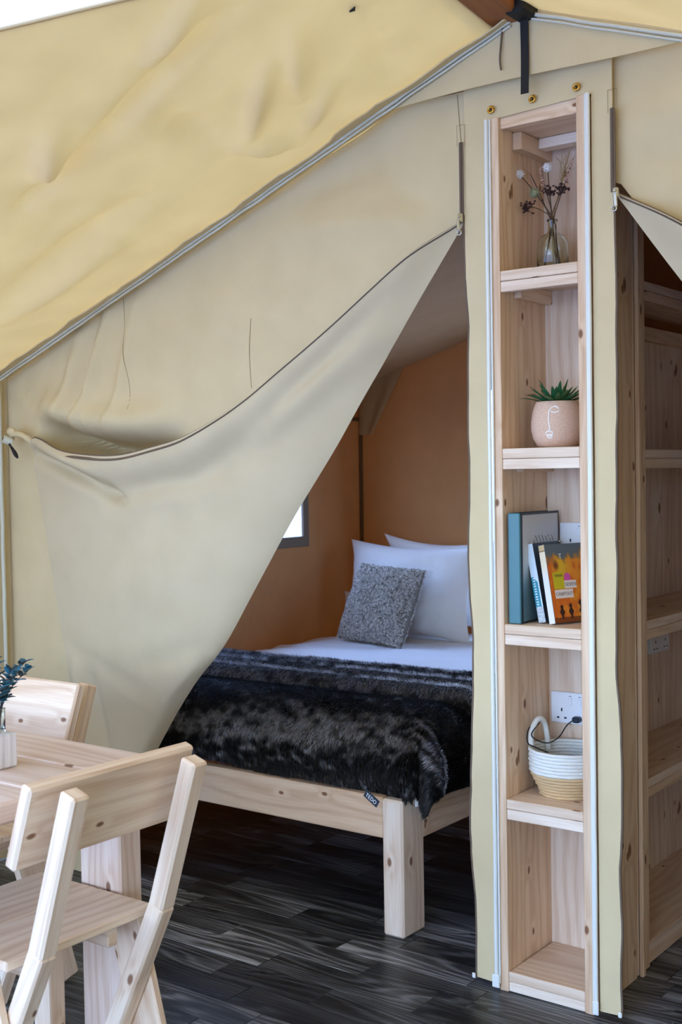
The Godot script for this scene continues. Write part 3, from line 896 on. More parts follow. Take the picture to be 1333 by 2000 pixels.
func build_unit() -> void:
	var u := thing("shelf_tower", "tall narrow pine shelf tower in the canvas partition, holding vase, plant, books and basket", "shelf unit", Vector3(-1.455, 0, -2.915))
	var zf := -2.772
	var zb := -3.045
	# front posts, side boards, back boards
	clamp_board(u, "post", Vector3(-1.591, 0, zf - 0.075), Vector3(-1.565, 2.292, zf), M.pine_warm)
	clamp_board(u, "post", Vector3(-1.345, 0, zf - 0.075), Vector3(-1.320, 2.302, zf), M.pine_warm)
	for x: Array in [[-1.591, -1.569], [-1.341, -1.322]]:
		clamp_board(u, "side_board", Vector3(x[0], 0, zb), Vector3(x[1], 2.290, zf - 0.0765), M.pine_warm)
	clamp_board(u, "back_board", Vector3(-1.569, 0, zb), Vector3(-1.4415, 2.290, zb + 0.018), M.pine)
	clamp_board(u, "back_board", Vector3(-1.4405, 0, zb), Vector3(-1.341, 2.290, zb + 0.018), M.pine_pale)
	for k in 5:
		var y: float = [1.895, 1.435, 0.976, 0.514, 0.054][k]
		clamp_board(u, "shelf", Vector3(-1.5645, y - 0.026, zb + 0.019), Vector3(-1.3455, y, zf - 0.001), M.pine, 0)
		clamp_board(u, "shelf_lip", Vector3(-1.5645, y - (0.054 if k < 4 else 0.052), zf - 0.024), Vector3(-1.3455, y - 0.0272, zf - 0.002), M.pine_pale, 0)
		if k < 4:
			for x: Array in [[-1.5685, -1.545], [-1.365, -1.3415]]:
				clamp_board(u, "cleat", Vector3(x[0], y - 0.062, zb + 0.019), Vector3(x[1], y - 0.0268, zf - 0.078), M.pine_warm, 2)
	clamp_board(u, "top_lip", Vector3(-1.5645, 2.262, zf - 0.026), Vector3(-1.3455, 2.305, zf - 0.0085), M.pine_warm, 0)
	clamp_board(u, "top_board", Vector3(-1.5645, 2.268, zb + 0.018), Vector3(-1.3455, 2.290, zf - 0.027), M.pine_warm, 0)
	clamp_board(u, "top_batten", Vector3(-1.5395, 2.240, zb + 0.06), Vector3(-1.3455, 2.267, zb + 0.10), M.pine_pale, 0)
	clamp_board(u, "cleat", Vector3(-1.5685, 2.222, zb + 0.019), Vector3(-1.540, 2.267, zf - 0.078), M.pine_warm, 2)
	# second unit behind it, open to the right-hand bedroom
	var w := thing("bedside_shelves", "second pine shelf unit behind the tower, open towards the right bedroom", "shelf unit", Vector3(-1.455, 0, -3.45))
	clamp_board(w, "post", Vector3(-1.385, 0, -3.138), Vector3(-1.325, 2.35, -3.062), M.pine_warm)
	clamp_board(w, "post", Vector3(-1.322, 0, -3.075), Vector3(-1.310, 2.35, -3.060), M.pine_warm)
	clamp_board(w, "side_board", Vector3(-1.590, 0, -3.062), Vector3(-1.386, 2.30, -3.047), M.pine_warm)
	for k in 7:
		clamp_board(w, "back_board", Vector3(-1.590, 0, -3.262 - k * 0.2), Vector3(-1.572, 1.82, -3.0645 - k * 0.2), M.pine_pale if k % 2 else M.pine)
	for k in 5:
		var y: float = [1.889, 1.430, 0.957, 0.519, 0.065][k]
		clamp_board(w, "shelf", Vector3(-1.571, y - 0.024, -4.46), Vector3(-1.330, y, -3.139), M.pine, 2)
		clamp_board(w, "shelf_lip", Vector3(-1.355, y - (0.052 if k < 4 else 0.062), -4.46), Vector3(-1.331, y - 0.0252, -3.139), M.pine_warm, 2)
	clamp_board(w, "cleat", Vector3(-1.571, 1.786, -4.45), Vector3(-1.548, 1.830, -3.139), M.pine_warm, 2)
	clamp_board(w, "post", Vector3(-1.385, 0, -4.535), Vector3(-1.325, 1.95, -4.462), M.pine_warm)
	# canvas divider between the bedrooms beyond the shelves
	var g := Geo.new()
	g.sheet(func(z: float, y: float) -> Vector3: return Vector3(-1.60 + 0.006 * sin(z * 14.0), y, z), range_of(BACK + 0.02, -3.05, 24), range_of(0.0, 2.42, 12), 0.008)
	struct("wall_divider", g, M.brown, "brown canvas divider between the two bedrooms", "tent wall")

func bend(a: float, flat: float, r: float) -> Vector2:   # arc length -> (outward, drop) over a rounded edge
	if a <= flat:
		return Vector2(a, 0)
	var k := (a - flat) / r
	if k < PI / 2:
		return Vector2(flat + r * sin(k), r * (1 - cos(k)))
	return Vector2(flat + r, r + (a - flat - r * PI / 2))

func build_bed() -> void:
	var b := thing("bed", "low pine bed frame with chunky square post behind the canvas flap", "bed", Vector3(-2.8, 0, -3.9))
	var g := Geo.new()
	for p: Array in [[-2.066, -1.992, -3.027, -2.910], [-3.585, -3.515, -3.027, -2.910], [-2.066, -1.992, -4.93, -4.82], [-3.585, -3.515, -4.93, -4.82]]:
		part("leg", board(Vector3(p[0], 0, p[2]), Vector3(p[1], 0.41, p[3]), 1, 0.006), M.pine_pale, b)
	part("foot_rail", board(Vector3(-3.514, 0.288, -2.955), Vector3(-2.0665, 0.412, -2.916), 0, 0.003), M.pine_warm, b)
	part("side_rail", board(Vector3(-2.032, 0.276, -4.819), Vector3(-1.994, 0.402, -3.028), 2, 0.003), M.pine_warm, b)
	part("side_rail", board(Vector3(-3.583, 0.276, -4.819), Vector3(-3.545, 0.402, -3.028), 2, 0.003), M.pine_warm, b)
	part("head_rail", board(Vector3(-3.514, 0.276, -4.925), Vector3(-2.067, 0.402, -4.89), 0, 0.003), M.pine_warm, b)
	for k in 12:
		part("slat", board(Vector3(-3.544, 0.372, -3.10 - k * 0.152 - 0.07), Vector3(-2.033, 0.390, -3.10 - k * 0.152), 0, 0.002), M.pine, b)
	# mattress
	g = Geo.new()
	g.box(Vector3(1.46, 0.18, 1.74), Transform3D(Basis(), Vector3(-2.785, 0.4825, -3.93)), 0.03, 0)
	solo("mattress", g, M.linen, "white mattress on the pine bed frame, under the duvet", "mattress")
	# white duvet, tucked smooth, with a frilled right edge
	g = Geo.new()
	g.sheet(func(a: float, z: float) -> Vector3:
		var q := bend(a, 1.53, 0.06)
		var drop := q.y
		var frill := smoothstep(0.08, 0.2, drop)
		var x := -3.575 + q.x + frill * (0.012 * sin(z * 55.0) + 0.008 * sin(z * 23.0))
		var fr := bend(maxf(0, z + 3.02), 0.02, 0.06)
		var y := 0.602 - drop - fr.y * 0.9
		if drop < 0.02:
			y += 0.010 * noise.get_noise_2d(a * 2.0, z * 5.0) + 0.003 * sin(z * 26.0 + a * 4.0 + 2.0 * noise.get_noise_2d(a * 3.0, z * 2.0))
			y -= 0.02 * smoothstep(-3.4, -3.57, x)
		return Vector3(x, y + 0.006 * sin(z * 31.0) * frill, z), range_of(0, 1.58, 40) + range_of(1.59, 1.765, 14), range_of(-4.91, -2.955, 120), 0.012)
	solo("duvet", g, M.linen, "smooth white duvet covering the bed, frilled along its right edge", "duvet")
	build_throw()
	# pillows against the head wall and the curly cushion
	pillow("white pillow propped in front, beside the grey cushion", Vector3(-3.165, 0.606, -4.65), Vector2(0.74, 0.45), 0.17, -0.20, -0.03, 31, 0.065)
	pillow("white pillow behind the front one, its corner standing up", Vector3(-3.06, 0.606, -4.865), Vector2(0.74, 0.475), 0.11, -0.05, 0.0, 32, 0.11)
	pillow("white pillow lying low at the left against the brown wall", Vector3(-3.455, 0.606, -4.765), Vector2(0.28, 0.19), 0.07, -0.05, 0.0, 33, 0.03)
	pillow("white pillow half hidden behind the canvas strip on the bed's right", Vector3(-2.46, 0.594, -4.69), Vector2(0.70, 0.44), 0.15, -0.18, 0.0, 34, 0.012)
	build_cushion()

func pillow_point(u: float, v: float, sd: float, w: Vector2, d: float, pinch: float, sd2: int) -> Vector3:
	var au := absf(u)
	var av := absf(v)
	var x := u * w.x * 0.5 * (1.0 - pinch * 2.0 * (1 - av * av) * au * au)
	var y := v * w.y * 0.5 * (1.0 - pinch * 2.0 * (1 - au * au) * av * av)
	var th := pow(maxf(0.0, 1 - pow(au, 2.6)), 0.6) * pow(maxf(0.0, 1 - pow(av, 2.6)), 0.6)
	var crumple := noise.get_noise_3d(u * 2.2 + sd2, v * 2.2, sd * 2.0) * 0.10 + noise.get_noise_3d(u * 5.0 + sd2, v * 5.0, sd) * 0.05
	return Vector3(x, y, sd * d * 0.5 * th * (1.0 + crumple * 2.0))

func pillow(label: String, at: Vector3, w: Vector2, d: float, lean: float, roll: float, sd: int, pinch: float) -> void:
	var g := Geo.new()
	var k := range_of(-1, 1, 40)
	for s: float in [-1.0, 1.0]:
		g.sheet(func(u: float, v: float) -> Vector3: return pillow_point(u, v, s, w, d, pinch, sd), k, k, 0.0)
	var o := MeshInstance3D.new()
	for i in g.n.size():
		# sheet normals of the front and back halves point outwards
		if g.n[i].z * g.v[i].z < 0.0 and absf(g.n[i].z) > 0.05:
			g.n[i] = -g.n[i]
	var g2 := Geo.new()
	for i in range(0, g.v.size(), 3):
		g2.tri(g.v[i], g.v[i + 1], g.v[i + 2], g.n[i], g.n[i + 1], g.n[i + 2], g.t[i], g.t[i + 1], g.t[i + 2])
	o.name = numbered("pillow")
	o.mesh = g2.mesh(Vector3(0, w.y * 0.5, 0))
	o.material_override = M.linen
	o.position = at
	o.basis = Basis(Vector3.RIGHT, lean) * Basis(Vector3.BACK, roll)
	add_child(o)
	metas(o, label, "pillow", "white pillows on the bed")

func build_cushion() -> void:
	var at := Vector3(-3.175, 0.612, -4.39)
	var w := Vector2(0.43, 0.37)
	var root := thing("cushion", "curly grey boucle cushion leaning on the white pillow", "cushion", at)
	root.basis = Basis(Vector3.UP, -0.20) * Basis(Vector3.RIGHT, -0.42) * Basis(Vector3.BACK, -0.03)
	var g := Geo.new()
	var k := range_of(-1, 1, 30)
	for s: float in [-1.0, 1.0]:
		g.sheet(func(u: float, v: float) -> Vector3: return pillow_point(u, v, s, w, 0.13, 0.02, 5) + Vector3(0, w.y / 2, 0), k, k, 0.0)
	for i in g.n.size():
		if g.n[i].z * g.v[i].z < 0.0:
			g.n[i] = -g.n[i]
	var g2 := Geo.new()
	for i in range(0, g.v.size(), 3):
		g2.tri(g.v[i], g.v[i + 1], g.v[i + 2], g.n[i], g.n[i + 1], g.n[i + 2], g.t[i], g.t[i + 1], g.t[i + 2])
	part("cover", g2, M.grey, root, "", true)
	# the pile: thousands of small wool curls
	var curl := Geo.new()
	var arc := []
	for q in 8:
		var a := -0.4 + 4.2 * q / 7.0
		arc.append(Vector3(cos(a) * 0.0032, sin(a) * 0.0032 + 0.002, 0.0012 * q / 7.0))
	curl.tube(arc, 0.0011, 4)
	var mm := MultiMesh.new()
	mm.transform_format = MultiMesh.TRANSFORM_3D
	mm.use_colors = true
	mm.mesh = curl.mesh()
	mm.mesh.surface_set_material(0, M.curl)
	var count := 10000
	mm.instance_count = count
	for i in count:
		var s := 1.0 if i % 5 else -1.0
		var u := rng.randf_range(-0.985, 0.985)
		var v := rng.randf_range(-0.985, 0.985)
		var p := pillow_point(u, v, s, w, 0.13, 0.02, 5)
		var nn := Vector3(u * 0.5 * absf(u), v * 0.5 * absf(v), s).normalized()
		var bs := Basis(Quaternion(Vector3.UP, nn)) * Basis(Vector3.UP, rng.randf() * TAU) * Basis(Vector3.RIGHT, rng.randf_range(-0.9, 0.9))
		mm.set_instance_transform(i, Transform3D(bs.scaled(Vector3.ONE * rng.randf_range(0.8, 1.5)), p + Vector3(0, w.y / 2, 0)))
		var l := rng.randf_range(0.26, 1.0)
		mm.set_instance_color(i, Color(l, l * 0.92, l * 0.82))
	var mi := MultiMeshInstance3D.new()
	mi.name = "curly_pile"
	mi.multimesh = mm
	mi.material_override = M.curl
	mi.set_meta("kind", "stuff")
	root.add_child(mi)

# the fur throw over the foot of the bed: a runs along x from the wall, b along z from its rear edge
func ridge_place(a: float, b: float) -> float:
	return b + 0.03 * noise.get_noise_2d(a * 1.6, 4.0) + 0.035 * smoothstep(0.9, 1.7, a)

func throw_point(a: float, b: float) -> Vector3:
	var oa := maxf(0.0, a - 1.57)
	var ob := maxf(0.0, b - 0.645)
	var d := sqrt(oa * oa + ob * ob)
	var dir := Vector2(oa, ob) / d if d > 1e-5 else Vector2(0, 1)
	var phi := atan2(oa, ob)
	var corner := sin(2.0 * phi)
	var q := bend(d * (1.0 - 0.36 * corner), 0.0, 0.085)
	var x := -3.575 + minf(a, 1.57)
	var z := -3.665 + 0.02 * noise.get_noise_2d(a * 3.0, 1.0) * smoothstep(0.3, 0.0, b) + minf(b, 0.645)
	var y := 0.630 - q.y
	# long soft ridges where the throw is pushed up across the bed
	var bb := ridge_place(a, b)
	var ridge := 0.0
	for r: Array in [[0.04, 0.035, 0.030], [0.16, 0.034, 0.054], [0.28, 0.034, 0.056], [0.42, 0.042, 0.058], [0.62, 0.09, 0.040]]:
		var k: float = (bb - r[0]) / r[1]
		ridge += r[2] * exp(-k * k)
	y += ridge * smoothstep(0.12, 0.0, q.y)
	# the hanging sides belly out and fall in soft pleats
	var hang := smoothstep(0.02, 0.12, q.y)
	var out := q.x + hang * (0.030 * sin(PI * clampf(q.y / 0.24, 0, 1)) - 0.030 * smoothstep(0.13, 0.24, q.y) * (1.0 - corner))
	out += hang * (0.012 * noise.get_noise_2d(a * 4.0, b * 4.0) + dir.x * (1.0 - corner) * 0.022 * sin(b * 17.0 + 1.0) + 0.030 * corner * sin(phi * 7.0 + 0.6))
	x += dir.x * out
	z += dir.y * out
	return Vector3(x, y - 0.02 * hang * corner, z)

func build_throw() -> void:
	var A := 1.60 + 0.03 + 0.23
	var B := 0.645 + 0.155 + 0.10
	var root := thing("fur_throw", "dark brown black fake fur throw draped over the foot of the bed", "throw", Vector3(-2.75, 0.3, -3.3))
	var lim := func(s: float) -> float: return B + 0.045 * smoothstep(1.25, 1.57, s) + 0.012 * sin(s * 14.0) + 0.01 * noise.get_noise_2d(s * 5.0, 9.0)
	var fn := func(s: float, t: float) -> Vector3:
		var a := s * (A - 0.05 * smoothstep(0.75, 0.2, t) + 0.05 * smoothstep(0.85, 1.0, t))
		return throw_point(a, t * lim.call(a))
	var g := Geo.new()
	g.sheet(fn, range_of(0, 1, 110), range_of(0, 1, 80), 0.012)
	part("backing", g, M.fur, root)
	# fur: thin tapered hairs
	var blade := Geo.new()
	var w := 0.0011
	for s: float in [-1.0, 1.0]:
		var nn := Vector3(0, 0.25, s).normalized()
		blade.tri(Vector3(-w, 0, 0), Vector3(w, 0, 0), Vector3(w * 0.7, 0.5, 0.10), nn, nn, nn, Vector2(), Vector2(), Vector2())
		blade.tri(Vector3(-w, 0, 0), Vector3(w * 0.7, 0.5, 0.10), Vector3(-w * 0.7, 0.5, 0.10), nn, nn, nn, Vector2(), Vector2(), Vector2())
		blade.tri(Vector3(-w * 0.7, 0.5, 0.10), Vector3(w * 0.7, 0.5, 0.10), Vector3(0, 1.0, 0.38), nn, nn, nn, Vector2(), Vector2(), Vector2())
	var mm := MultiMesh.new()
	mm.transform_format = MultiMesh.TRANSFORM_3D
	mm.use_colors = true
	mm.mesh = blade.mesh()
	var count := 210000
	mm.instance_count = count
	var up := Vector3(0, 1, 0)
	for i in count:
		var s := rng.randf()
		var t := rng.randf()
		var p: Vector3 = fn.call(s, t)
		var ds: Vector3 = fn.call(minf(s + 0.004, 1.0), t) - fn.call(maxf(s - 0.004, 0.0), t)
		var dt: Vector3 = fn.call(s, minf(t + 0.004, 1.0)) - fn.call(s, maxf(t - 0.004, 0.0))
		var nn := dt.cross(ds).normalized()
		if nn.y < 0.0 and nn.z < 0.0 and nn.x < 0.0: nn = -nn
		if nn.dot(Vector3(0.3, 0.6, 0.6)) < 0.0: nn = -nn
		var comb := (dt.normalized() * 0.95 + ds.normalized() * 0.15 + Vector3(rng.randf_range(-1, 1), rng.randf_range(-1, 1), rng.randf_range(-1, 1)) * 0.28)
		var y := (nn + comb).normalized()
		var z := (dt - y * dt.dot(y)).normalized()
		var x := y.cross(z)
		var len := rng.randf_range(0.012, 0.022)
		mm.set_instance_transform(i, Transform3D(Basis(x, y * len, z * len), p + nn * 0.004 - root.position))
		# near-black coat with frosted grey patches, and sheen painted as pale stripes on ridges
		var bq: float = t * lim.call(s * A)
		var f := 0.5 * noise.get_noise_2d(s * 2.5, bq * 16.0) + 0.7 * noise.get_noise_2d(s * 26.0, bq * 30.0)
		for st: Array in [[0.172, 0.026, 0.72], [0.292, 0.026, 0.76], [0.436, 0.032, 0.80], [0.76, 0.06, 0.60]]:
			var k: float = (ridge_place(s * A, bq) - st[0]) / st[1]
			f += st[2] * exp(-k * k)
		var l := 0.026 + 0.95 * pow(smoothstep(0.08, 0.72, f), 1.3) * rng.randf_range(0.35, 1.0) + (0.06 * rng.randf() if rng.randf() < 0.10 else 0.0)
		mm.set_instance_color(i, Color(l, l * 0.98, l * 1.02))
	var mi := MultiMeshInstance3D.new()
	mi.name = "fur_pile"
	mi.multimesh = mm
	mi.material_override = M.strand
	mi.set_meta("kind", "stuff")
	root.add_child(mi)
	# sewn-in label at the foot edge
	g = Geo.new()
	var tx := Transform3D(Basis(Vector3.BACK, -0.55), Vector3(-2.050, 0.428, -2.838))
	g.box(Vector3(0.054, 0.024, 0.002), tx, 0.0005)
	var tag := part("care_tag", g, M.navy, root, "small navy label with pale letters")
	var tm := TextMesh.new()
	tm.text = "TEDO"
	tm.font_size = 16
	tm.pixel_size = 0.0010
	tm.depth = 0.0004
	var ti := MeshInstance3D.new()
	ti.name = "lettering"
	ti.mesh = tm
	ti.material_override = M.white_plastic
	ti.transform = Transform3D(tx.basis, tx.origin + Vector3(0, 0, 0.0013) - root.position)
	tag.add_child(ti)

func build_table() -> void:
	var t := thing("dining_table", "chunky whitewashed pine dining table at the left edge", "table", Vector3(-2.6, 0, -1.55))
	for k in 4:
		part("top_plank", board(Vector3(-3.30, 0.705, -1.90 + k * 0.176 + 0.0008), Vector3(-1.930, 0.750, -1.90 + (k + 1) * 0.176 - 0.0008), 0, 0.006), M.table, t)
	for p: Vector2 in [Vector2(-2.0875, -1.8645), Vector2(-2.0875, -1.24), Vector2(-3.16, -1.858), Vector2(-3.16, -1.24)]:
		part("leg", board(Vector3(p.x - 0.0675, 0, p.y - 0.034), Vector3(p.x + 0.0675, 0.7045, p.y + 0.034), 1, 0.005), M.table, t)
	part("apron", board(Vector3(-3.09, 0.62, -1.875), Vector3(-2.156, 0.7045, -1.845), 0), M.table, t)
	part("apron", board(Vector3(-3.09, 0.62, -1.265), Vector3(-2.156, 0.7045, -1.235), 0), M.table, t)
	# chair at the table's end; local axes: it faces -x
	var c := thing("dining_chair", "pine chair with slanted back posts at the near end of the table", "chair", Vector3(-2.08, 0, -1.625), "pine dining chairs")
	var L := func(lo: Vector3, hi: Vector3, g: int) -> Geo: return board(lo, hi, g, 0.003)
	part("seat_plank", L.call(Vector3(-0.20, 0.430, -0.195), Vector3(-0.0015, 0.450, 0.195), 2), M.chair, c, "", true)
	part("seat_plank", L.call(Vector3(0.0015, 0.430, -0.195), Vector3(0.178, 0.450, 0.195), 2), M.chair, c, "", true)
	for s: float in [-1.0, 1.0]:
		var z := s * 0.158
		var g := Geo.new()
		g.bar(Vector3(0.345, 0.795, z), Vector3(0.238, 0.47, z), 0.042, 0.042, Vector3.BACK, 0.005, off())
		g.bar(Vector3(0.241, 0.475, z), Vector3(0.010, 0.004, z), 0.044, 0.0415, Vector3.BACK, 0.005, off())
		part("back_post", g, M.chair, c, "", true)
		g = Geo.new()
		g.bar(Vector3(0.085, 0.428, z + 0.034 * s), Vector3(0.205, 0.003, z + 0.034 * s), 0.10, 0.022, Vector3.BACK, 0.004, off())
		part("rear_leg", g, M.chair, c, "", true)
		part("front_leg", L.call(Vector3(-0.165, 0, z - 0.022), Vector3(-0.105, 0.4295, z + 0.022), 1), M.chair, c, "", true)
	for s: float in [-1.0, 1.0]:
		part("seat_apron", L.call(Vector3(-0.18, 0.380, s * 0.158 - s * 0.058 - 0.014), Vector3(0.150, 0.4295, s * 0.158 - s * 0.058 + 0.014), 0), M.chair, c, "", true)
	var g := Geo.new()
	g.bar(Vector3(0.205, 0.640, 0.0), Vector3(0.262, 0.805, 0.0), 0.030, 0.43, Vector3.BACK, 0.006)
	var q := Geo.new()   # re-lay the grain along the plank
	var y := Vector3(0.057, 0.165, 0).normalized()
	q.box(Vector3(0.030, 0.175, 0.435), Transform3D(Basis(Vector3(y.y, -y.x, 0), y, Vector3.BACK), Vector3(0.2475, 0.7265, 0.0)), 0.006, 2, off())
	part("back_plank", q, M.chair, c, "", true)
	var d: Node3D = c.duplicate()
	d.name = "dining_chair_001"
	add_child(d)
	d.position = Vector3(-2.785, 0, -1.93)
	d.rotation.y = PI / 2
	d.set_meta("label", "pine chair tucked under the far side of the table before the canvas flap")
	# wooden block vase with a glass tube and a teal sprig
	var v := thing("block_vase", "whitewashed wooden block vase with a glass tube on the table", "vase", Vector3(-2.186, 0.7505, -1.632))
	g = Geo.new()
	g.box(Vector3(0.074, 0.074, 0.056), Transform3D(Basis(), Vector3(-2.186, 0.788, -1.632)), 0.004, 1, off())
	part("block", g, M.white_wood, v)
	g = Geo.new()
	g.lathe([Vector2(0.0, 0.0), Vector2(0.0105, 0.0), Vector2(0.0115, 0.002), Vector2(0.0115, 0.05), Vector2(0.013, 0.052), Vector2(0.0105, 0.053), Vector2(0.0098, 0.05), Vector2(0.0098, 0.004), Vector2(0.0, 0.003)], 20, Vector3(-2.182, 0.8255, -1.640))
	part("glass_tube", g, M.glass, v)
	var sp := thing("teal_sprig", "dark teal leafy sprig standing in the block vase", "dried plant", Vector3(-2.182, 0.8295, -1.640))
	for k in 9:
		var an := k * 2.4 + 0.3
		var lean := Vector3(cos(an), 0, sin(an)) * rng.randf_range(0.03, 0.062)
		var hh := rng.randf_range(0.10, 0.165)
		var a := Vector3(-2.182, 0.832, -1.640)
		var pts := smooth_path([a, a + Vector3(0, 0.05, 0) + lean * 0.12, a + lean * 0.6 + Vector3(0, hh * 0.75, 0), a + lean * 1.3 + Vector3(0, hh, 0)], 4)
		g = Geo.new()
		g.tube(pts, 0.0011, 5)
		var st := part("stem", g, M.teal_leaf2, sp)
		for j in range(5, pts.size()):
			for side: float in [-1.0, 1.0]:
				g = Geo.new()
				var dir := (Vector3(cos(an + side * 1.3), 0.5, sin(an + side * 1.3)) + Vector3(rng.randf_range(-0.5, 0.5), rng.randf_range(-0.2, 0.5), rng.randf_range(-0.5, 0.5))).normalized()
				leaf(g, pts[j], dir, rng.randf_range(0.020, 0.034), 0.0072, 0.15)
				part("leaf", g, M.teal_leaf if (j + k) % 3 else M.teal_leaf2, st)

func leaf(g: Geo, a: Vector3, dir: Vector3, length: float, width: float, droop: float) -> void:
	var side := dir.cross(Vector3.UP)
	side = side.normalized() if side.length() > 0.05 else Vector3.RIGHT
	var up := side.cross(dir).normalized()
	g.sheet(func(u: float, t: float) -> Vector3:
		var w := width * pow(sin(PI * clampf(0.12 + 0.88 * t, 0, 1)), 0.8) * (1.0 - 0.3 * t)
		return a + dir * length * t - Vector3.UP * droop * length * t * t + side * u * w + up * absf(u) * w * 0.35, [-1.0, 0.0, 1.0], range_of(0, 1, 6), 0.0008)

func socket(label: String, at: Vector3, b: Basis, boxed := false) -> Node3D:
	var o := thing("wall_socket", label, "socket", at)
	o.basis = b
	var g := Geo.new()
	g.box(Vector3(0.146, 0.086, 0.012), Transform3D(Basis(), Vector3(0, 0, 0.006)), 0.002)
	part("face_plate", g, M.white_plastic, o, "", true)
	if boxed:
		g = Geo.new()
		g.box(Vector3(0.142, 0.082, 0.0195), Transform3D(Basis(), Vector3(0, 0, -0.0099)), 0.002)
		part("mounting_box", g, M.white_plastic, o, "", true)
	for s: float in [-1.0, 1.0]:
		g = Geo.new()
		g.box(Vector3(0.004, 0.009, 0.002), Transform3D(Basis(), Vector3(s * 0.040, -0.006, 0.0121)), 0.0004)
		for d: float in [-1.0, 1.0]:
			g.box(Vector3(0.007, 0.0045, 0.002), Transform3D(Basis(), Vector3(s * 0.040 + d * 0.011, -0.028, 0.0121)), 0.0004)
		part("pin_holes", g, M.hole, o, "", true)
		if true:
			g = Geo.new()
			g.box(Vector3(0.012, 0.022, 0.005), Transform3D(Basis(Vector3.RIGHT, 0.08), Vector3(s * 0.014, 0.018, 0.0125)), 0.001)
			var sw := part("rocker_switch", g, M.white_plastic, o, "", true)
			g = Geo.new()
			g.box(Vector3(0.007, 0.0015, 0.0008), Transform3D(Basis(), Vector3(s * 0.014, 0.033, 0.0122)), 0.0002)
			part("switch_mark", g, M.hole, sw, "", true)
	return o

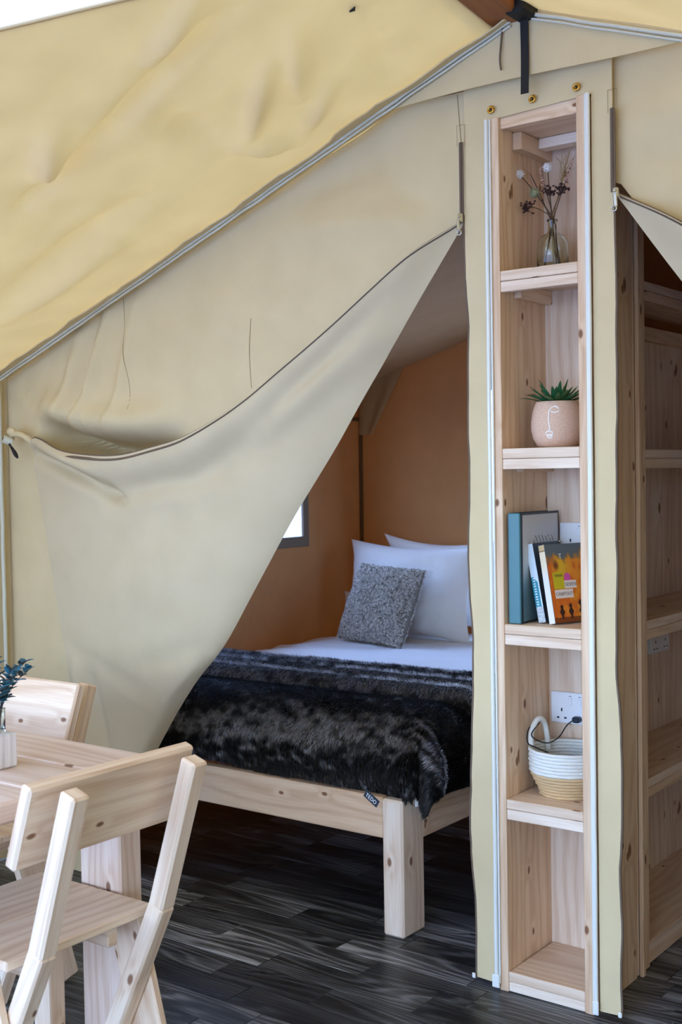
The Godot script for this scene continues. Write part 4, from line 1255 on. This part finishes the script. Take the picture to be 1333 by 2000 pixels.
func build_small() -> void:
	var zb := -3.027
	socket("white double socket on the tower's back board, half behind the orange book", Vector3(-1.452, 1.190, zb), Basis())
	socket("white double socket above the basket, with a black cable plugged in", Vector3(-1.484, 0.721, zb), Basis())
	socket("white double socket under the middle shelf of the bedside unit", Vector3(-1.552, 0.822, -3.755), Basis(Vector3.UP, PI / 2), true)
	# glass vase with dried flowers on the top shelf
	var vx := Vector3(-1.478, 1.8955, -2.90)
	var g := Geo.new()
	g.lathe([Vector2(0.0, 0.002), Vector2(0.036, 0.0), Vector2(0.041, 0.006), Vector2(0.042, 0.06), Vector2(0.040, 0.082), Vector2(0.030, 0.097), Vector2(0.014, 0.106), Vector2(0.0115, 0.113), Vector2(0.0115, 0.132), Vector2(0.0145, 0.137), Vector2(0.0140, 0.1395), Vector2(0.0098, 0.138), Vector2(0.0092, 0.113), Vector2(0.012, 0.1035), Vector2(0.028, 0.0945), Vector2(0.038, 0.080), Vector2(0.0398, 0.06), Vector2(0.039, 0.009), Vector2(0.0, 0.008)], 32, vx)
	solo("glass_vase", g, M.glass, "small clear glass bottle vase on the tower's top shelf", "vase")
	var mouth := vx + Vector3(0, 0.138, 0)
	var heads := [
		["white_pom", "white round dried bloom at the left of the vase bouquet", Vector3(-1.565, 2.165, -2.885), "pom", M.pom],
		["white_pom", "white round dried bloom in the middle of the vase bouquet", Vector3(-1.490, 2.174, -2.90), "pom", M.pom],
		["seed_ball", "grey green dried seed ball among the vase bouquet", Vector3(-1.527, 2.112, -2.895), "pom2", M.scabiosa],
		["dark_bloom", "dark brown flower cluster drooping low at the bouquet's left", Vector3(-1.552, 2.082, -2.90), "dark", M.dark_bloom],
		["dark_bloom", "dark brown flower cluster in the bouquet's middle", Vector3(-1.485, 2.110, -2.90), "dark", M.dark_bloom],
		["dark_bloom", "dark brown flower cluster at the bouquet's right", Vector3(-1.447, 2.112, -2.90), "dark", M.dark_bloom],
		["pink_spike", "pink dried flower spike leaning right in the bouquet", Vector3(-1.418, 2.185, -2.905), "spike", M.pink_bloom],
		["pink_spike", "pale pink dried flower spike beside the middle white bloom", Vector3(-1.520, 2.180, -2.915), "spike", M.pink_bloom],
		["brown_reed", "bare brown reed leaning left behind the white bloom", Vector3(-1.566, 2.19, -2.93), "reed", M.pink_bloom],
		["dry_grass", "fine dry grass wisps rising at the back of the bouquet", Vector3(-1.44, 2.215, -2.93), "wisps", M.grass]]
	for k in heads.size():
		var h: Array = heads[k]
		var tip: Vector3 = h[2]
		var foot := vx + Vector3(0.022 * cos(k * 2.2), 0.011, 0.022 * sin(k * 2.2))
		var root := thing(h[0], h[1], "dried flower", foot)
		var m2 := mouth + Vector3(0.004 * cos(k * 1.9), 0, 0.004 * sin(k * 1.9))
		g = Geo.new()
		g.tube(smooth_path([foot, foot.lerp(m2, 0.55), m2, m2.lerp(tip, 0.5) + Vector3((tip.x - m2.x) * 0.02, 0.01, 0), tip]), 0.0013, 6)
		part("stem", g, M.stem if h[3] != "wisps" else M.grass, root)
		g = Geo.new()
		match h[3]:
			"pom", "pom2":
				var r := 0.0125 if h[3] == "pom" else 0.0145
				g.ball(tip, Vector3.ONE * r * 0.82, 14, 9)
				for j in 160:
					var dd := Vector3(rng.randfn(), rng.randfn(), rng.randfn()).normalized()
					g.tube([tip + dd * r * 0.7, tip + dd * r * rng.randf_range(0.95, 1.1)], [0.0012, 0.0006], 4, false)
			"dark":
				for j in 34:
					var dd := Vector3(rng.randfn() * 1.2, rng.randfn() * 0.8, rng.randfn()) * 0.0085
					g.ball(tip + dd, Vector3(rng.randf_range(0.0022, 0.005), rng.randf_range(0.002, 0.0035), 0.0035), 6, 4)
					if j % 4 == 0:
						g.tube([tip + Vector3(0, -0.012, 0), tip + dd], 0.0007, 4, false)
			"spike":
				var dd := (tip - m2).normalized()
				for j in 46:
					var f := rng.randf()
					g.ball(tip - dd * f * 0.062 + Vector3(rng.randfn(), rng.randfn(), rng.randfn()) * 0.0022 * (0.4 + f), Vector3.ONE * rng.randf_range(0.0014, 0.0028), 6, 4)
			"reed":
				var dd := (tip - m2).normalized()
				g.tube([tip - dd * 0.075, tip], [0.0026, 0.0022], 6)
			"wisps":
				for j in 14:
					var a := m2.lerp(tip, rng.randf_range(0.35, 0.7))
					g.tube(smooth_path([a, a + Vector3(rng.randf_range(-0.01, 0.012), 0.03, 0.0), a + Vector3(rng.randf_range(-0.03, 0.045), rng.randf_range(0.05, 0.085), rng.randf_range(-0.02, 0.02))], 4), 0.0005, 4, false)
		if h[3] == "dark" or h[3] == "pom" or h[3] == "pom2":
			part("flower_head", g, h[4], root)
		else:
			part("plume", g, h[4], root)
	# face pot with a succulent
	var pc := Vector3(-1.463, 1.4355, -2.885)
	var prof := [Vector2(0.0, 0.0), Vector2(0.040, 0.0), Vector2(0.052, 0.006), Vector2(0.062, 0.024), Vector2(0.0675, 0.048), Vector2(0.0675, 0.068), Vector2(0.064, 0.092), Vector2(0.058, 0.112), Vector2(0.054, 0.120), Vector2(0.0515, 0.1215), Vector2(0.050, 0.119), Vector2(0.052, 0.105), Vector2(0.0, 0.104)]
	g = Geo.new()
	g.lathe(prof, 48, pc)
	var pot := solo("plant_pot", g, M.clay, "round pinkish clay pot with a white line-drawn face on the second shelf", "plant pot")
	# raised white line drawing: brow, nose, eye and lips wrapped on the pot
	var on_pot := func(an: float, y: float) -> Vector3:
		var r := 0.0
		for i in 8:
			if y >= prof[i].y and y <= prof[i + 1].y and prof[i + 1].y > prof[i].y:
				r = lerpf(prof[i].x, prof[i + 1].x, (y - prof[i].y) / (prof[i + 1].y - prof[i].y))
		return pc + Vector3(sin(an) * r, y, cos(an) * r)
	var wrap := func(list: Array) -> Array:
		return smooth_path(list.map(func(e: Vector2) -> Vector3: return on_pot.call(e.x, e.y)), 6)
	g = Geo.new()
	g.tube(wrap.call([Vector2(0.55, 0.100), Vector2(0.42, 0.106), Vector2(0.26, 0.103), Vector2(0.16, 0.092), Vector2(0.15, 0.070), Vector2(0.20, 0.050), Vector2(0.16, 0.044)]), 0.0019, 6)
	g.tube(wrap.call([Vector2(0.22, 0.093), Vector2(0.34, 0.0905), Vector2(0.48, 0.091), Vector2(0.56, 0.094)]), 0.0017, 6)
	for q: Array in [[0.16, 0.036, 0.15, 0.006], [0.17, 0.029, 0.11, 0.005]]:
		var el := []
		for i in 13:
			el.append(on_pot.call(q[0] + q[2] * cos(TAU * i / 12), q[1] + q[3] * sin(TAU * i / 12)))
		g.tube(el, 0.0016, 6, false)
	part("face_drawing", g, M.glaze, pot, "white line-drawn face")
	var sc := thing("succulent", "small green spiky succulent growing in the clay face pot", "plant", pc + Vector3(0, 0.1045, 0))
	g = Geo.new()
	g.lathe([Vector2(0.0, 0.006), Vector2(0.03, 0.004), Vector2(0.048, 0.0)], 20, pc + Vector3(0, 0.1045, 0))
	part("soil", g, M.soil, sc)
	for k in 34:
		var an := k * 2.39996
		var el := lerpf(1.35, 0.42, sqrt(k / 33.0))
		var dir := Vector3(cos(an) * cos(el), sin(el), sin(an) * cos(el))
		g = Geo.new()
		leaf(g, pc + Vector3(cos(an) * 0.016, 0.110, sin(an) * 0.016), dir, rng.randf_range(0.080, 0.104) * (0.8 + 0.2 * k / 33.0), 0.0085, 0.10 + 0.10 * k / 33.0)
		part("leaf", g, M.leaf if k % 4 else M.leaf2, sc)
	build_books()
	build_basket()

func print_tex(w: int, h: int, paint: Callable) -> ImageTexture:
	var im := Image.create_empty(w, h, false, Image.FORMAT_RGB8)
	for y in h:
		for x in w:
			im.set_pixel(x, y, paint.call(float(x) / w, float(y) / h))
	return ImageTexture.create_from_image(im)

func flat_quad(g: Geo, o: Vector3, ux: Vector3, uy: Vector3) -> void:   # o = upper left corner, uv (0,0) there
	var nn := uy.cross(ux).normalized()
	g.quad(o, o + ux, o + ux + uy, o + uy, nn, nn, nn, nn, Vector2(0, 0), Vector2(1, 0), Vector2(1, 1), Vector2(0, 1))

func word(parent: Node3D, text: String, at: Vector3, b: Basis, height: float, m: Material) -> void:
	var tm := TextMesh.new()
	tm.text = text
	tm.font_size = 32
	tm.pixel_size = height / 32.0
	tm.depth = 0.0003
	var o := MeshInstance3D.new()
	o.name = "lettering"
	o.mesh = tm
	o.material_override = m
	o.transform = Transform3D(b, at)
	parent.add_child(o, true)

func build_books() -> void:
	var y0 := 0.9765
	# ring binder standing at the left
	var bd := thing("ring_binder", "tall teal ring binder with a grey photo cover at the left of the books", "binder", Vector3(-1.540, y0, -2.90))
	var g := Geo.new()
	g.box(Vector3(0.036, 0.290, 0.006), Transform3D(Basis(), Vector3(-1.541, y0 + 0.145, -2.789)), 0.0025)
	part("spine", g, M.teal_book, bd)
	for x: float in [-1.5575, -1.5245]:
		g = Geo.new()
		g.box(Vector3(0.003, 0.290, 0.215), Transform3D(Basis(), Vector3(x, y0 + 0.145, -2.900)), 0.001)
		part("cover", g, M.navy, bd)
	g = Geo.new()
	g.box(Vector3(0.024, 0.270, 0.195), Transform3D(Basis(), Vector3(-1.541, y0 + 0.145, -2.90)), 0.001)
	part("pages", g, M.paper, bd)
	var cov := mat(Color.WHITE, 0.25)
	cov.albedo_texture = print_tex(96, 128, func(u: float, v: float) -> Color:
		var c := Color8(196, 198, 198).lerp(Color8(96, 128, 142), smoothstep(0.35, 0.8, v + 0.15 * u))
		if v > 0.20 and v < 0.42 and u > 0.30 and u < 0.92 and sin(u * 70.0 + sin(v * 40.0) * 2.0) > 0.45 and noise.get_noise_2d(u * 14.0, v * 9.0) > -0.2:
			c = c.darkened(0.35)
		if Vector2((u - 0.86) * 2.5, v - 0.72).length() < 0.10 + 0.03 * noise.get_noise_2d(u * 20.0, v * 20.0):
			c = Color8(58, 74, 66)
		return c)
	g = Geo.new()
	flat_quad(g, Vector3(-1.5226, y0 + 0.284, -2.800), Vector3(0, 0, -0.20), Vector3(0, -0.278, 0))
	part("cover_print", g, cov, bd, "grey photo cover")
	g = Geo.new()
	g.ball(Vector3(-1.520, y0 + 0.205, -3.005), Vector3(0.005, 0.005, 0.005), 10, 7)
	part("stud", g, M.steel, bd, "steel stud")
	# pale blue and white paperback leaning left
	var wb := thing("paperback", "thin white and teal paperback leaning on the ring binder", "book", Vector3(-1.483, y0 + 0.0025, -2.83), "books on the third shelf")
	wb.basis = Basis(Vector3.UP, -0.04) * Basis(Vector3.BACK, 0.185)
	book(wb, Vector3(0.021, 0.208, 0.135), M.paper, M.navy, print_tex(32, 256, func(u: float, v: float) -> Color:
		if v > 0.80:
			return Color8(226, 230, 230) if noise.get_noise_2d(u * 22.0, v * 90.0) < 0.12 else Color8(92, 108, 116)
		if v > 0.42 and u < 0.35 + 0.45 * smoothstep(0.42, 0.5, v):
			return Color8(232, 240, 240) if u > 0.16 and u < 0.5 and sin(v * 190.0) > 0.1 else Color8(36, 140, 158)
		return Color8(214, 228, 236)), null)
	# orange guide with hikers
	var ob := thing("paperback", "orange cover paperback with hiker silhouettes leaning in front of the socket", "book", Vector3(-1.446, y0 + 0.0025, -2.815), "books on the third shelf")
	ob.basis = Basis(Vector3.UP, -0.36) * Basis(Vector3.BACK, 0.20)
	book(ob, Vector3(0.022, 0.206, 0.130), M.paper, M.navy, print_tex(24, 256, func(_u: float, v: float) -> Color:
		return Color8(206, 176, 130) if v < 0.07 else (Color8(150, 118, 84) if v < 0.085 else Color8(240, 222, 186).lerp(Color8(236, 232, 226), smoothstep(0.2, 0.5, v)))), print_tex(128, 208, func(u: float, v: float) -> Color:
		var nz := noise.get_noise_2d(u * 5.0, v * 5.0)
		var c := Color8(214, 106, 26).lerp(Color8(232, 146, 40), smoothstep(-0.3, 0.4, nz + u - 0.5))
		c = c.lerp(Color8(226, 180, 40), smoothstep(0.30, 0.05, Vector2(u - 0.35, (v - 0.30) * 1.3).length()))
		c = c.lerp(Color8(92, 104, 108), smoothstep(0.22, 0.08, v - 0.05 + 0.12 * nz + 0.05 * u))
		c = c.lerp(Color8(120, 60, 22), smoothstep(0.10, 0.02, Vector2(u - 0.22, (v - 0.27) * 1.2).length()))
		if u > 0.10 and u < 0.38 and v > 0.36 and v < 0.57: c = Color8(204, 190, 30)
		if Vector2(u - 0.48, (v - 0.43) * 1.5).length() < 0.085: c = Color8(214, 84, 168)
		if (u > 0.38 and u < 0.70 and v > 0.47 and v < 0.57) or (u > 0.10 and u < 0.58 and v > 0.58 and v < 0.69): c = Color8(236, 226, 214)
		for h: Array in [[0.22, 0.80], [0.46, 0.79], [0.74, 0.75], [0.88, 0.76]]:
			if absf(u - h[0]) < 0.045 + 0.02 * sin(v * 60.0) and v > h[1] and v < 0.95: c = Color8(52, 26, 14)
			if Vector2(u - h[0], (v - h[1]) * 1.5).length() < 0.04: c = Color8(46, 24, 14)
		if v > 0.93: c = c.lerp(Color8(92, 44, 16), 0.7)
		return c))
	var fb := Basis(Vector3.UP, PI / 2)
	var X := 0.0121
	word(ob, "T", Vector3(X, 0.174, -0.048), fb, 0.018, M.paper)
	word(ob, "TOKER", Vector3(X, 0.123, -0.032), fb, 0.009, M.soil)
	word(ob, "SEVEN", Vector3(X, 0.099, -0.071), fb, 0.013, M.grey)
	word(ob, "CAMPOUT", Vector3(X, 0.075, -0.045), fb, 0.012, M.grey)

func book(root: Node3D, s: Vector3, pages: Material, cover: Material, spine_tex: Texture2D, front_tex: Texture2D) -> void:
	# local: x thickness, y height, spine at z = 0 facing +z, front cover at +x
	var g := Geo.new()
	g.box(Vector3(s.x - 0.002, s.y - 0.004, s.z - 0.004), Transform3D(Basis(), Vector3(0, s.y / 2, -s.z / 2 - 0.001)), 0.0008)
	part("pages", g, pages, root, "", true)
	g = Geo.new()
	for k: float in [-1.0, 1.0]:
		g.box(Vector3(0.0009, s.y, s.z), Transform3D(Basis(), Vector3(k * s.x / 2, s.y / 2, -s.z / 2)), 0.0003)
	g.box(Vector3(s.x, s.y, 0.0009), Transform3D(Basis(), Vector3(0, s.y / 2, 0)), 0.0003)
	part("cover", g, cover, root, "", true)
	var m := mat(Color.WHITE, 0.35)
	m.albedo_texture = spine_tex
	g = Geo.new()
	flat_quad(g, Vector3(-s.x / 2, s.y, 0.0008), Vector3(s.x, 0, 0), Vector3(0, -s.y, 0))
	part("spine_print", g, m, root, "", true)
	if front_tex:
		var m2 := mat(Color.WHITE, 0.35)
		m2.albedo_texture = front_tex
		g = Geo.new()
		flat_quad(g, Vector3(s.x / 2 + 0.0008, s.y, 0), Vector3(0, 0, -s.z), Vector3(0, -s.y, 0))
		part("cover_print", g, m2, root, "", true)

func build_basket() -> void:
	var c := Vector3(-1.455, 0.5145, -2.912)
	var bk := thing("rope_basket", "small round rope basket, white above and straw below, on the fourth shelf", "basket", c)
	var g := Geo.new()
	var h := Geo.new()
	var rad := func(y: float) -> float: return 0.072 + 0.025 * smoothstep(0.0, 0.075, y) + 0.003 * y / 0.12
	for k in 14:
		var y := 0.0045 + k * 0.0089
		var ring := []
		var rr: float = rad.call(y)
		for i in 73:
			var an := TAU * i / 72
			var r2: float = rr + 0.0012 * sin(an * 60.0 + k * 2.0)
			ring.append(c + Vector3(r2 * cos(an), y, r2 * sin(an)))
		(g if k < 7 else h).tube(ring, 0.0050, 7, false)
	g.lathe([Vector2(0.0, 0.002), Vector2(0.072, 0.002), Vector2(0.072, 0.006), Vector2(0.0, 0.006)], 32, c)
	part("straw_coils", g, M.jute, bk, "straw coloured lower coils")
	part("white_coils", h, M.cotton, bk, "white upper coils")
	g = Geo.new()
	var top := c + Vector3(-0.093, 0.112, 0)
	var loop := smooth_path([top + Vector3(0.004, -0.01, 0.034), top + Vector3(0.0, 0.04, 0.030), top + Vector3(0.004, 0.072, 0.012), top + Vector3(0.010, 0.078, -0.006), top + Vector3(0.012, 0.060, -0.026), top + Vector3(0.014, 0.02, -0.036), top + Vector3(0.014, -0.01, -0.040)], 6)
	g.tube(loop, 0.0078, 8)
	part("handle", g, M.cotton, bk, "white rope handle")
	g = Geo.new()
	g.lathe([Vector2(0.0, 0.094), Vector2(0.058, 0.092), Vector2(0.064, 0.088), Vector2(0.066, 0.080), Vector2(0.066, 0.010), Vector2(0.0, 0.010)], 32, c + Vector3(0.012, 0, 0))
	solo("food_tub", g, M.lid, "pale blue lidded tub inside the rope basket", "tub")
	# black charging cable from the socket into the basket
	g = Geo.new()
	var plug := Vector3(-1.478, 0.694, -2.992)
	g.tube(smooth_path([plug, plug + Vector3(-0.014, -0.014, 0.012), plug + Vector3(-0.03, -0.045, 0.03), Vector3(-1.513, 0.645, -2.90), Vector3(-1.540, 0.668, -2.868), top + Vector3(0.010, 0.071, 0.0), top + Vector3(-0.011, 0.055, 0.022), top + Vector3(-0.007, 0.02, 0.038), top + Vector3(0.02, 0.010, 0.042), top + Vector3(0.05, -0.002, 0.03)], 7), 0.0017, 6)
	var cb := solo("charging_cable", g, M.black, "black charging cable looping from the socket to the basket handle", "cable")
	g = Geo.new()
	g.box(Vector3(0.022, 0.016, 0.022), Transform3D(Basis(), Vector3(-1.4735, 0.694, -3.004)), 0.004)
	part("plug", g, M.navy, cb, "dark blue plug")
